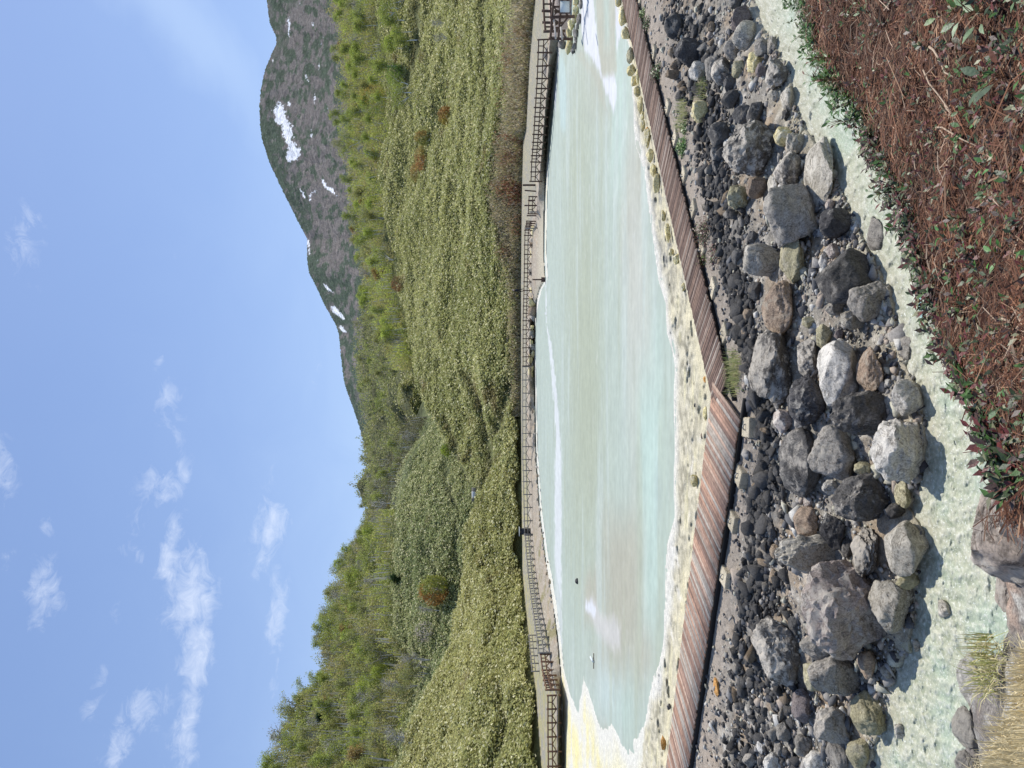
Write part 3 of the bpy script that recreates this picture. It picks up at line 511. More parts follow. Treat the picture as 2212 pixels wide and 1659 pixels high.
KT = {
 'green': [make_tree(9, 'g', s, (.42, .48, .12), 1150, stems=1 + s % 2, barkc=WH) for s in (1, 2, 3, 4)],
 'bright': [make_tree(9, 'b', s, (.48, .56, .12), 1150, barkc=WH) for s in (11, 12, 13)],
 'sparse': [make_tree(10, 's', s, (.42, .44, .15), 620, stems=2, barkc=GB, leafsize=.28) for s in (21, 22, 23)],
 'olive': [make_tree(8.5, 'o', s, (.38, .38, .12), 950, barkc=GB) for s in (31, 32)],
 'rust': [make_tree(7.5, 'r', s, (.46, .33, .13), 850, barkc=GB, start=.2) for s in (41, 42)],
 'bare': [make_tree(9.5, 'w', s, (.38, .36, .22), 160, bare=True, stems=2, barkc=(.52, .5, .47)) for s in (51, 52, 53)],
 'gold': [make_tree(8, 'y', s, (.46, .37, .06), 600, barkc=WH) for s in (61,)],
 'conifer': [make_tree(8, 'd', s, (.05, .10, .035), 1600, spread=.3, barkc=GB, start=.1, leafsize=.34) for s in (71, 72)],
}
CATN = {'green': 'birch_tree', 'bright': 'birch_tree', 'sparse': 'birch_tree', 'olive': 'leafy_tree', 'rust': 'leafy_tree', 'bare': 'bare_tree', 'gold': 'leafy_tree', 'conifer': 'dark_tree'}
DESC = {'green': 'fresh green birch with pale trunk', 'bright': 'bright spring green birch', 'sparse': 'thin grey green birch with open crown', 'olive': 'olive green tree with dense crown',
        'rust': 'rusty orange budding tree', 'bare': 'bare white branched birch', 'gold': 'golden yellow flowering tree', 'conifer': 'dark green rounded tree'}
def put_tree(kind, p, s, label, group=None, squash=1.0):
    td, cd = random.choice(KT[kind]); t = empty(CATN[kind], (p[0], p[1], p[2] - .35), label, 'tree', group, random.uniform(0, 6.28)); t.scale = (s * squash, s * squash, s)
    for nm, da in (('trunk', td), ('crown', cd)):
        o = bpy.data.objects.new(nm, da); COL.objects.link(o); o.parent = t
def wood(sh, y0, y1, t0, t1, n, kinds, where, size=(.8, 1.15), mask=None, mind=3.2):
    got = []; tries = 0
    while len(got) < n and tries < n * 40:
        tries += 1; Y = random.uniform(y0, y1); t = random.uniform(t0, t1)
        if mask and not mask(Y, t): continue
        p = sh.pos(np.array([Y]), np.array([t]))[0]
        if any(abs(p[0] - q[0]) < mind and abs(p[1] - q[1]) < mind * 1.6 for q in got): continue
        got.append(p); k = random.choice(kinds); put_tree(k, p, random.uniform(*size), DESC[k] + ' ' + where, DESC[k] + ' ' + where, random.uniform(.85, 1.2))
def wood_mass(sh, y0, y1, t0, t1, n, colA, colB, label, mask=None, hmax=8.5, size=.43):
    Y = rng.uniform(y0, y1, n * 2); t = rng.uniform(t0, t1, n * 2); k_ = np.ones(len(Y), bool)
    if mask is not None: k_ = mask(Y, t)
    Y, t = Y[k_][:n], t[k_][:n]; m = len(Y); p = sh.pos(Y, t); v, d = sh.at(Y, t); a_ = fbm(p * np.array([.16, .16, 0]), 3); hh = hmax * np.clip(.55 + 1.1 * a_, .08, 1.1)
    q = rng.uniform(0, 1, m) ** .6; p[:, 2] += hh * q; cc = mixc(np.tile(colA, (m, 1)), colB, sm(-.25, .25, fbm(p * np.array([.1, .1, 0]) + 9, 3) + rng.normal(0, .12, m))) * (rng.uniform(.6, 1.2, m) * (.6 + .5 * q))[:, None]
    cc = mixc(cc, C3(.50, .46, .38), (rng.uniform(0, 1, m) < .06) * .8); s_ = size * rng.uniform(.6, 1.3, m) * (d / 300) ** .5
    V, Fq, Cq = quads(p, unit(m) + np.array([0, 0, .5]), unit(m) + np.array([0, 0, .8]), s_ * .4, s_ * .85, cc)
    nt_ = m // 110; pt_ = sh.pos(Y[:nt_], t[:nt_]); ht_ = rng.uniform(2.0, 4.2, nt_); pt_[:, 2] += ht_ * .9 + 1.0; V2, F2, C2 = quads(pt_, unit(nt_) * .15 + np.array([.3, -1, .1]), unit(nt_) * .12 + np.array([0, 0, 1]), .12, ht_ * .8, np.tile(C3(.6, .57, .5), (nt_, 1)) * rng.uniform(.6, 1.1, nt_)[:, None])
    V = np.concatenate([V, V2]); Fq = np.concatenate([Fq, F2 + len(Cq)]); Cq = np.concatenate([Cq, C2])
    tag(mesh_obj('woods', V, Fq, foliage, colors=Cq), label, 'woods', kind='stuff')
cmask = lambda Y, t: (t > .54) | (Y < 800) | (np.abs(Y - 1040) < 45)
wood_mass(right_sheet, -60, 800, .672, .84, 110000, C3(.52, .58, .13), C3(.50, .44, .18), 'hazy mass of young green wood behind the single birches of the broad slope')
wood_mass(left_sheet, 1100, 1720, .505, .80, 120000, C3(.48, .53, .13), C3(.48, .43, .19), 'hazy mass of young wood filling the steep hillside', mask=lambda Y, t: t > .51)
wood_mass(left_sheet, 900, 1110, .56, .78, 9000, C3(.17, .18, .08), C3(.22, .19, .12), 'grey green wood on the spur left of the valley head')
wood_mass(centre_sheet, 330, 1230, .28, .78, 80000, C3(.42, .40, .20), C3(.42, .46, .15), 'grey green wood along the ridge at the valley head', mask=cmask, hmax=9, size=.7)
G4 = ['green'] * 5 + ['bright'] * 4 + ['sparse'] * 3 + ['olive'] * 2 + ['rust', 'bare']
wood(right_sheet, -50, 740, .675, .845, 110, G4 + ['rust', 'bright', 'olive'], 'in the wood above the broad slope', (.85, 1.2))
wood(right_sheet, -40, 215, .56, .655, 16, ['bright', 'green', 'green'], 'on the upper slope below the wood', (.8, 1.1))
wood(centre_sheet, 560, 1180, .30, .76, 75, ['green'] * 3 + ['sparse'] * 5 + ['olive'] * 4 + ['bare'] * 2, 'on the ridge at the valley head', (.75, 1.1), mask=lambda Y, t: t > .56 or Y < 800 or abs(Y - 1040) < 40, mind=5)
wood(left_sheet, 1120, 1690, .52, .80, 125, G4 + ['sparse', 'bare', 'green'], 'in the wood on the steep hillside', (.75, 1.1), mask=lambda Y, t: t > .52 + .03 * (Y < 1380), mind=2.6)
wood(left_sheet, 930, 1130, .60, .76, 20, ['sparse', 'olive', 'sparse', 'bare', 'green'], 'on the spur left of the valley head', (.7, .95))
# single trees and bushes the photo sets apart
def tree_at(kind, zk, x, y, sh, hpx, label, squash=1.0):
    v, Y = zc(zk, x, y); ts = np.linspace(0, .84, 400); vv, dd = sh.at(np.full(400, Y), ts); i = int(np.argmin(np.abs(vv - v))); p = sh.pos(np.array([Y]), np.array([ts[i]]))[0]; h = hpx / 1.62 / 1.823 / F * dd[i]
    put_tree(kind, p, h / 9.0, label, None, squash)
def bush(zk, x, y, sh, w, h, cA, cB, label, n=1500):
    v, Y = zc(zk, x, y); ts = np.linspace(0, .84, 400); vv, dd = sh.at(np.full(400, Y), ts); i = int(np.argmin(np.abs(vv - v))); p0 = sh.pos(np.array([Y]), np.array([ts[i]]))[0]; k = dd[i] / F / 1.62 / 1.823
    W, Hh = w * k, h * k; root = empty('round_bush', p0 - np.array([0, 0, .3]), label, 'bush'); a = unit(n); rad = rng.uniform(.55, 1.0, n) ** .5 * (1 + .25 * noise(a * 2.5 + x))
    p = a * rad[:, None] * np.array([W / 2, W / 2, Hh / 2]); p[:, 2] += Hh * .55; cc = mixc(np.tile(cA, (n, 1)), cB, sm(-.3, .3, a[:, 0] + noise(p * .6) * .8)) * 1.75 * rng.uniform(.55, 1.3, n)[:, None]
    V, Fq, Cq = quads(p, a * .6 + unit(n) * .6, unit(n), .17, .28, cc); mesh_obj('crown', V, Fq, foliage, root, Cq)
    b = MB(); 
    for q in range(6): b.tube([(0, 0, 0), (rng.normal(0, W * .12), rng.normal(0, W * .12), Hh * .4), (rng.normal(0, W * .25), rng.normal(0, W * .25), Hh * .85)], [.12, .07, .02], 4, GB)
    b.build('stem', bark, root, usecol=True)
bush('O', 1400, 520, left_sheet, 190, 210, C3(.26, .14, .045), C3(.20, .21, .05), 'large round orange and green bush alone on the bamboo grass slope', 2400)
bush('M', 1400, 740, right_sheet, 120, 115, C3(.24, .19, .05), C3(.25, .14, .05), 'round orange olive bush alone on the broad slope', 1300)
bush('M', 1270, 880, right_sheet, 90, 100, C3(.2, .2, .06), C3(.26, .18, .06), 'olive bush just above a patch of orange shrubs', 1000)
bush('M', 1240, 1010, right_sheet, 160, 90, C3(.28, .15, .06), C3(.25, .2, .07), 'low rusty shrub patch high on the broad slope', 1500)
bush('M', 1190, 1100, right_sheet, 120, 80, C3(.24, .2, .07), C3(.28, .19, .07), 'ochre shrub beside the rusty shrub patch', 1000)
bush('N', 1110, 190, right_sheet, 100, 95, C3(.2, .11, .05), C3(.17, .12, .06), 'dark reddish shrub at the upper edge of the bamboo grass', 900)
bush('N', 1360, 1250, right_sheet, 75, 70, C3(.26, .3, .05), C3(.2, .24, .05), 'small bright green bush near the gully', 600)
bush('O', 1290, 790, left_sheet, 130, 140, C3(.24, .21, .17), C3(.3, .27, .22), 'leafless grey bush on the slope below the birches', 350)
bush('M', 980, 640, right_sheet, 200, 210, C3(.13, .17, .04), C3(.27, .2, .05), 'dense dark green and amber tree at the foot of the wood', 1900)
bush('M', 1120, 480, right_sheet, 150, 120, C3(.22, .31, .06), C3(.18, .26, .06), 'bushy bright green tree on the upper slope', 1100)
tree_at('bare', 'O', 1200, 1500, left_sheet, 220, 'bare white forked birch low at the edge of the hillside wood', 1.2)
tree_at('bare', 'O', 1340, 655, left_sheet, 150, 'slender bare birch beside the large round bush', .7)
tree_at('bare', 'O', 1270, 970, left_sheet, 190, 'tall white trunked birch at the lower edge of the wood')
for k, (x, y) in enumerate([(1260, 1020), (1240, 1080), (1215, 1130), (1255, 1055)]): tree_at('sparse', 'O', x, y, left_sheet, 170, 'white stemmed birch, %s of four in the row at the wood edge' % ('rightmost', 'third from the right', 'leftmost', 'second from the right')[k], .7)
tree_at('gold', 'O', 870, 320, left_sheet, 150, 'golden tree near the skyline beside a tall green tree')
tree_at('gold', 'O', 620, 1240, left_sheet, 100, 'small golden tree high in the hillside wood')
tree_at('conifer', 'O', 640, 1340, left_sheet, 120, 'dark evergreen high in the hillside wood', 1.2)
tree_at('conifer', 'O', 1100, 450, left_sheet, 110, 'dark evergreen above the round orange bush', 1.2)
tree_at('bare', 'N', 840, 560, right_sheet, 130, 'dark bare tree standing against the mountain', 1.3)
tree_at('bare', 'N', 1060, 1590, left_sheet, 170, 'leaning bare tree on the spur with golden leaves below')
tree_at('gold', 'N', 1050, 1600, left_sheet, 80, 'small golden tree beside the leaning bare tree')
for x, y, lb in ((1380, 150, 'pale forked birch below the bright green trees'), (1400, 240, 'bare birch at the lower edge of the green trees')): tree_at('bare', 'M', x, y, right_sheet, 120, lb, .8)

# ------------------------------------------------------------------ rocks
def ico(sub):
    import bmesh
    bm = bmesh.new(); bmesh.ops.create_icosphere(bm, subdivisions=sub, radius=1.0); v = np.array([q.co[:] for q in bm.verts]); f = np.array([[q.index for q in p.verts] for p in bm.faces]); bm.free(); return v, f
ICO = {k: ico(k) for k in (2, 3, 4, 5)}
def rock_shape(seed, sub=4, ang=.6, rough=.06):
    """unit rock: a ball cut by random planes (ang: how sharply) and roughened"""
    r = np.random.default_rng(seed); v, f = ICO[sub]; n = int(10 + 6 * ang); nn = r.normal(size=(n * 12, 3)); nn /= np.linalg.norm(nn, axis=1)[:, None]; sel = [0]
    while len(sel) < n: sel.append(int(np.argmin(np.max(nn @ nn[sel].T, axis=1) + r.uniform(0, .25, len(nn)))))
    nn = nn[sel]; h = r.uniform(.56, .94, n)
    dp = v @ nn.T; rad = np.where(dp > .05, h / np.maximum(dp, .05), 9.0); k = 8 + 42 * ang ** 1.5; rr = -np.log(np.exp(-k * np.minimum(rad, 1.15)).sum(1) + np.exp(-k * 1.05)) / k
    p = v * rr[:, None]; o = r.uniform(0, 50, 3); dsp = (ridge(p * 1.6 + o, 3) - .3) * rough * 1.3 + fbm(p * 4 + o, 4) * rough * 1.5 + (fbm(p * 12 + o, 3) * rough * .5 if sub >= 4 else 0)
    p = p + v * dsp[:, None]; p -= (p.max(0) + p.min(0)) / 2; return p / (np.ptp(p, 0) / 2), f
def ground_prof(Y):
    v = np.linspace(1130, 2400, 900); z = np.maximum(zbase(v, np.full(900, float(Y))), -.93); d = G(v, np.full(900, float(Y)), z)[:, 1]; return d, z
def spot(v, Y, sunk_of):
    """where the sight line through (v,Y) is `sunk_of` metres above the ground"""
    d, z = ground_prof(Y); dd = np.linspace(d.min() + .05, d.max(), 3000); zz = np.interp(dd, d[::-1], z[::-1]); p = GD(np.full(3000, float(v)), np.full(3000, float(Y)), dd); k = np.where(p[:, 2] > zz + sunk_of)[0]
    return p[k[-1]] if len(k) else p[0]
nrock = [0]
def rock_at(v, Y, hpx, wpx, mat, label, cat='boulder', group=None, ang=.6, rot=0.0, name='boulder', sub=4, rough=.06, bank=False, flat=1.0, depth=None):
    nrock[0] += 1
    if bank: d0 = depth
    else: d0 = spot(v, Y, .1)[1]
    th = math.atan2(HC - .3, d0) if not bank else math.radians(35); k_ = 1.0 if bank else 1.09; W_ = wpx * d0 / F * k_; H_ = hpx * d0 / F * k_; sy = W_ * .85 * flat; sz = (H_ - sy * math.sin(th)) / math.cos(th); sz = max(sz, .42 * min(W_, H_)); 
    if sz * math.cos(th) + sy * math.sin(th) > H_ * 1.02: sy = max((H_ - sz * math.cos(th)) / math.sin(th), .35 * W_)
    sz *= 1.15
    p = spot(v, Y, sz * .27) if not bank else GD(v, Y, d0)
    pv, f = rock_shape(1000 + nrock[0] * 7, sub, ang, rough)
    pv = pv * np.array([W_ / 2, sy / 2, sz / 2])
    if rot: c_, s_ = math.cos(rot), math.sin(rot); pv = pv @ np.array([[c_, 0, s_], [0, 1, 0], [-s_, 0, c_]]).T
    o = mesh_obj(name, pv, f, RM[mat], smooth=True); o.location = p; me = o.data
    me.shade_smooth(); 
    try: me.set_sharp_from_angle(angle=math.radians(32))
    except Exception: pass
    return tag(o, label, cat, group)
def rocks(z, rows):
    for r in rows:
        x0, x1, y0, y1, mat, label = r[:6]; k = r[6] if len(r) > 6 else {}
        v0_, Y0_ = zc(z, x0, y0); v1_, Y1_ = zc(z, x1, y1); big = (v1_ - v0_) * (Y1_ - Y0_) > 4500; k.setdefault('sub', 5 if big else 4)
        rock_at((v0_ + v1_) / 2, (Y0_ + Y1_) / 2, v1_ - v0_, Y1_ - Y0_, mat, label, **k)
A9 = dict(ang=.95); R2 = dict(ang=.25)
rocks('A', [
 (325, 560, 310, 545, 'black', 'smooth black boulder nearest the far right end of the boardwalk', R2),
 (775, 975, 60, 260, 'purple', 'brown grey slab leaning behind a pale rounded boulder by the creek', A9),
 (795, 1010, 180, 385, 'pale', 'pale cracked rounded boulder in front of a brown slab', R2),
 (765, 900, -50, 70, 'dark', 'dark boulder at the top of the creek bank, cut by the picture edge'),
 (720, 865, 330, 480, 'grey', 'grey boulder with darker lower face beside the pale cracked boulder'),
 (970, 1100, 310, 460, 'grey', 'grey egg shaped rock just above a triangular pale rock'),
 (1075, 1160, 305, 445, 'pale', 'triangular pale grey rock touching the creek', A9),
 (915, 1040, 435, 590, 'yellow', 'pale yellow block among grey rocks near the creek', A9),
 (985, 1080, 515, 620, 'purple', 'small purple brown rock beside the pale yellow block', R2),
 (1060, 1265, 485, 715, 'crust', 'ridged white veined boulder standing at the creek edge', dict(rough=.10)),
 (440, 600, 500, 660, 'white', 'white and grey mottled rock among black stones'),
 (560, 695, 460, 655, 'grey', 'grey rounded rock beside the white mottled one', R2),
 (620, 795, 475, 675, 'crust', 'brown black pitted boulder on the middle of the right slope'),
 (790, 895, 500, 635, 'green', 'greenish grey rock beside the pitted boulder'),
 (715, 835, 630, 765, 'stone', 'charcoal cube shaped stone with a flat top', A9),
 (700, 865, 735, 895, 'stone', 'faceted charcoal rock below the cube shaped stone', A9),
 (1185, 1315, 715, 905, 'pale', 'pale boulder at the creek edge below the ridged one', R2),
 (1085, 1190, 715, 830, 'pale', 'small pale rock beside the boulder at the creek edge'),
 (1198, 1262, 895, 985, 'dark', 'small dark stone at the creek edge', A9),
 (455, 610, 825, 1005, 'yellow', 'bright sulphur yellow rock beside grass tufts', dict(rough=.1)),
 (800, 960, 865, 1015, 'stone', 'dark angular stone above the very large black boulder', A9),
 (895, 1055, 845, 1065, 'dark', 'long narrow grey stone touching the very large black boulder', A9),
 (600, 800, 1010, 1200, 'dark', 'dark green grey slab beside the very large black boulder', A9),
 (610, 740, 1175, 1315, 'dark', 'dark square rock with a rusty corner below the slab'),
 (725, 1155, 1000, 1435, 'crust', 'very large black boulder with white crust on its lower half', dict(rough=.11, ang=.5)),
 (1135, 1290, 1035, 1185, 'yellow', 'olive yellow boulder in the gap below the very large black boulder'),
 (1115, 1385, 1240, 1545, 'crust', 'big dark speckled boulder leaning on a pale block', dict(ang=.4)),
 (1225, 1400, 1090, 1255, 'pale', 'pale gravelly rock between yellow boulder and creek', dict(rough=.1)),
 (1370, 1650, 1145, 1700, 'pale', 'long pale grey block with a squared top beside the creek', dict(ang=.9, rough=.04)),
 (240, 410, 110, 295, 'dark', 'cracked dark block near the anchor blocks on the right', A9),
 (405, 485, 120, 210, 'dark', 'small dark block beside the cracked dark block', A9),
 (455, 530, 200, 320, 'stone', 'small black wedge beside the cracked dark block', A9),
 (915, 1095, 1450, 1615, 'brown', 'purple brown elongated rock beside a yellowish white boulder', A9),
 (735, 935, 1510, 1720, 'green', 'yellowish white boulder with greenish side among dark stones', dict(rough=.09)),
 (265, 330, 390, 460, 'stonetan', 'tan pebble like rock beside the smooth black boulder', R2), (285, 360, 500, 575, 'stonetan', 'brown rock below the smooth black boulder', R2),
 (260, 385, 575, 640, 'stonetan', 'reddish tan stone near the first grass clump'), (720, 790, 1135, 1240, 'white', 'white lump at the tip of the very large black boulder', dict(rough=.1)),
 (890, 995, 1445, 1520, 'grey', 'flat grey stone above the purple brown rock', A9), (1085, 1170, 1430, 1590, 'pale', 'pale split stone between two big boulders', A9),
 (590, 660, 180, 260, 'stonetan', 'flat tan stone high on the right slope', A9), (620, 700, 1290, 1420, 'dark', 'dark rounded stone left of the very large black boulder'),
])
rocks('B', [
 (785, 1275, 75, 525, 'grey', 'huge smooth grey boulder in the middle of the right slope', dict(ang=.45, rough=.05)),
 (1255, 1520, 250, 470, 'black', 'black angular boulder between the huge grey one and the creek', dict(ang=.6)),
 (1305, 1385, 168, 252, 'pink', 'small pinkish white rock beside the black angular boulder'),
 (1620, 1790, 305, 585, 'grey', 'grey boulder standing in the creek with a white rim', dict(ang=.4)),
 (660, 970, 522, 775, 'pale', 'pale wedge shaped boulder with a dark shaded side', dict(ang=.95, rough=.04)),
 (930, 1165, 465, 835, 'green', 'pointed yellow green boulder beside the pale wedge', dict(ang=.9)),
 (1262, 1715, 572, 985, 'dark', 'large dark flat topped boulder overhanging the creek bank', dict(ang=.7, rough=.035)),
 (795, 1090, 832, 1245, 'brown', 'rounded brown boulder lying on tan soil', dict(ang=.15)),
 (1472, 1782, 835, 1128, 'grey', 'grey boulder with a white edge below the flat topped one', dict(ang=.8)),
 (1430, 1625, 1045, 1202, 'pale', 'small pale flat rock above the white edged boulder', A9),
 (1305, 1455, 975, 1090, 'grey', 'grey rubble rock under the flat topped boulder'),
 (2000, 2112, 790, 915, 'grey', 'small blue grey rock in the creek below the brown bank', dict(ang=.7)),
 (1885, 2012, 1260, 1455, 'grey', 'grey block in the creek with pale water around it', dict(ang=.8)),
 (522, 622, 243, 327, 'stone', 'black stone sitting high on the dark rubble', A9), (565, 692, 568, 685, 'stone', 'large rounded charcoal stone in the rubble beside the pale wedge'),
 (688, 772, 428, 522, 'stone', 'charcoal stone at the foot of the huge grey boulder', A9), (690, 815, 825, 965, 'stone', 'big charcoal stone beside the rounded brown boulder', A9),
 (1222, 1370, 1165, 1355, 'green', 'flat yellowish slab half buried in soil', dict(ang=.9, flat=.8)), (1120, 1240, 1100, 1200, 'green', 'low olive stone above the half buried slab'),
 (1738, 1845, 848, 975, 'pale', 'pale submerged rock at the creek edge'), (1372, 1452, 1200, 1285, 'purple', 'small purple stone above the white boulder'),
 (680, 1070, 1230, 1765, 'crust', 'very big dark boulder covered in white lichen behind the black round one', dict(ang=.35, rough=.08)),
 (1062, 1278, 1285, 1565, 'crust', 'dark boulder with white patches beside the bright white one', dict(ang=.6)),
 (1212, 1608, 1292, 1790, 'white', 'bright white and grey split boulder', dict(ang=.9, rough=.035)),
 (1540, 1775, 1350, 1700, 'brown', 'reddish brown boulder beside the bright white one', dict(ang=.7)),
 (1310, 1440, 520, 640, 'pink', 'pinkish stone at the upper corner of the flat topped boulder'), (1250, 1345, 600, 720, 'white', 'low white stone beside the flat topped boulder', dict(flat=.8)),
 (545, 640, 1165, 1270, 'stone', 'black stone at the end of the rubble near the grass tuft', A9), (640, 705, 1185, 1260, 'stonetan', 'brownish stone beside the last black rubble stone'),
 (655, 750, 1040, 1130, 'stonetan', 'brown stone in the rubble beside the rounded brown boulder'), (1785, 1850, 1020, 1100, 'dark', 'small dark stone at the water below the white edged boulder'),
 (930, 985, 705, 780, 'grey', 'small grey stone between the wedge and the pointed boulder'),
])
rocks('C', [
 (1000, 1355, 160, 550, 'black', 'black round boulder with a hollow side', dict(ang=.3, rough=.09)),
 (1352, 1820, 290, 625, 'dark', 'dark grey furrowed boulder in the middle of the bank', dict(ang=.4, rough=.10)),
 (1805, 2090, 195, 472, 'white', 'white topped round boulder at the bend of the creek', dict(ang=.4)),
 (888, 1048, 430, 608, 'pink', 'reddish grey stone between black boulders', dict(ang=.7)),
 (920, 1285, 588, 1105, 'dark', 'long dark boulder lying beside the rubble strip', dict(ang=.4, rough=.05)),
 (1162, 1578, 555, 985, 'grey', 'big grey boulder in front of the long dark one', dict(ang=.55, rough=.06)),
 (1640, 2135, 518, 985, 'white', 'biggest white and pink boulder standing in the creek', dict(ang=.5, rough=.08)),
 (1532, 1695, 838, 955, 'green', 'olive stone wedged between three boulders'),
 (1372, 1828, 942, 1290, 'dark', 'big black wrinkled boulder left of the big grey one', dict(ang=.4, rough=.09)),
 (1278, 1412, 985, 1102, 'white', 'yellowish white lump above the black wrinkled boulder', dict(rough=.1)),
 (1845, 1985, 972, 1200, 'green', 'tan green wedge at the foot of the biggest white boulder', dict(ang=.8)),
 (1788, 1955, 1172, 1295, 'dark', 'dark slab below the black wrinkled boulder', A9),
 (1130, 1218, 1102, 1208, 'pink', 'small pale round stone on grey grit', R2),
 (1050, 1262, 1203, 1445, 'brown', 'brown grey block with a shaded side', dict(ang=.85, rough=.04)),
 (1248, 1490, 1272, 1535, 'black', 'black angular boulder beside the brown grey block', dict(ang=.6)),
 (1482, 1745, 1372, 1735, 'crust', 'twisted grey and white ridged boulder above the smooth pale one', dict(rough=.11)),
 (1775, 2130, 1322, 1740, 'pale', 'smooth pale grey boulder rising from the creek', dict(ang=.45, rough=.025)),
 (938, 1400, 1435, 1700, 'pale', 'hollowed pale boulder with a dark cavity', dict(rough=.10)),
 (1418, 1525, 1440, 1592, 'dark', 'dark stone under the black angular boulder', A9), (858, 948, 1498, 1612, 'stonetan', 'tan angular stone in the left rubble', A9),
 (840, 930, 1345, 1452, 'stone', 'blue grey faceted stone in the left rubble', A9), (885, 955, 865, 960, 'stone', 'charcoal slab stone beside the long dark boulder', A9),
 (1775, 1825, 185, 245, 'white', 'small round white pebble stone on the creek bank', R2),
 (890, 960, 330, 420, 'grey', 'grey stone on the grit above the black round boulder', A9),
])
rocks('D', [
 (1002, 1660, 150, 775, 'pink', 'enormous brown and pinkish white boulder on the left slope', dict(ang=.55, rough=.10)),
 (1522, 1855, 252, 635, 'pale', 'pale greenish boulder between the enormous one and the creek', dict(ang=.6)),
 (1712, 1875, 188, 315, 'green', 'yellowish stone with rubble on the creek edge'),
 (655, 1045, 545, 990, 'crust', 'long boulder with a white crusted top beside the rubble', dict(ang=.5, rough=.09)),
 (1030, 1395, 580, 860, 'grey', 'grey green boulder below the enormous one'),
 (1078, 1485, 788, 1055, 'grey', 'rounded dark grey boulder with half its face in shade', dict(ang=.35)),
 (1028, 1180, 860, 1040, 'green', 'yellowish stone under the rounded dark grey boulder'),
 (1422, 1595, 758, 950, 'brown', 'brown yellow boulder in the shade of the enormous one'),
 (1622, 1700, 988, 1115, 'pale', 'small pale oval stone at the water', R2),
 (942, 1110, 1042, 1275, 'purple', 'flat purple grey slab on pale soil', dict(ang=.9, rough=.03)),
 (1392, 1645, 1092, 1368, 'green', 'olive banded boulder at the left water edge', dict(ang=.6)),
 (1122, 1390, 1170, 1410, 'grey', 'greenish grey boulder beside the olive banded one'),
 (1195, 1365, 1390, 1640, 'grey', 'grey boulder near the left picture edge'), (1345, 1540, 1400, 1640, 'green', 'tan round boulder near the left picture edge by the creek', R2),
 (968, 1105, 1375, 1515, 'grey', 'grey cracked rock above the grey boulder at the left'), (688, 765, 1380, 1502, 'white', 'white oval stone among grey rubble', R2),
 (1038, 1205, 1500, 1680, 'white', 'white crusted rock at the left picture edge'), (838, 955, 1278, 1402, 'grey', 'greenish rock on the salt white soil'),
 (1818, 1912, 678, 765, 'pale', 'pale rock tip poking out of the creek', A9), (2008, 2130, 398, 525, 'pale', 'pale rock just under the middle of the creek', A9),
 (378, 430, 965, 1088, 'orange', 'orange stone alone on the grey gravel beside the boardwalk', dict(ang=.8)), (925, 1012, 518, 645, 'stone', 'greenish black stone beside the long crusted boulder', A9),
 (780, 852, 168, 268, 'stonetan', 'brown round stone among the left rubble'), (535, 610, 300, 385, 'stone', 'dark stone with a pale upper face in the left rubble', A9),
 (885, 1000, 895, 1020, 'stone', 'charcoal stone below the long crusted boulder', A9), (595, 700, 1500, 1600, 'grey', 'light grey rubble stone at the lower left'),
 (740, 900, 1500, 1640, 'white', 'salt white rock beside the white oval stone', dict(rough=.09)), (820, 900, 1420, 1520, 'grey', 'grey stone left of the white oval stone'),
 (1735, 1830, 150, 200, 'pink', 'small pinkish stone between the smooth pale boulder and the creek'), (1700, 1800, 1290, 1400, 'pale', 'pale flat rock under the creek near the left edge', dict(flat=.6)),
 (1745, 1830, 640, 770, 'green', 'small greenish rock at the waterline below the pale greenish boulder'), (1595, 1690, 870, 960, 'pale', 'pale gravelly stone in the shade at the waterline'),
 (920, 990, 640, 720, 'pale', 'pale angular stone between two big boulders on the left', A9), (560, 640, 690, 790, 'stone', 'slate grey stone below the brown gritty patch', A9),
 (1350, 1440, 1150, 1260, 'dark', 'dark stone between the olive banded and the greenish grey boulder'),
])
# rocks of the near bank
def near_rock(z, x0, x1, y0, y1, mat, label, d, **k):
    a_, b_ = zc(z, x0, y0); c_, d_ = zc(z, x1, y1); k.setdefault('sub', 5); return rock_at((a_ + c_) / 2, (b_ + d_) / 2, c_ - a_, d_ - b_, mat, label, bank=True, depth=d, **k)
near_rock('G', 520, 1340, 30, 640, 'pinkpale', 'big pale rock with a dark rim at the bottom of the picture', 3.5, ang=.75, rough=.045)
near_rock('G', 720, 830, 585, 790, 'pinkpale', 'small pinkish rock below the big pale rock on the near bank', 4.2, ang=.6)
near_rock('G', 505, 700, 1010, 1330, 'white', 'pale crusted rock edging the grassy mound', 4.15, ang=.6, rough=.08)
near_rock('G', 480, 680, 1320, 1560, 'grey', 'smooth grey rock at the left end of the grassy mound', 4.15, ang=.4)
near_rock('G', 500, 640, 1560, 1740, 'grey', 'grey rock at the lower left picture corner', 4.15)
near_rock('F', 760, 840, 960, 1050, 'grey', 'grey stone caught under the brown creeper edge', 4.6)
near_rock('F', 842, 990, 900, 1040, 'grey', 'grey slab sticking out of the brown creeper bank', 4.4, ang=.9)
near_rock('F', 705, 765, 25, 80, 'black', 'small black stone lying on the brown creeper', 4.3, sub=4)
near_rock('E', 130, 185, 690, 750, 'grey', 'small grey stone at the creek below the leaves', 6.9, sub=4)

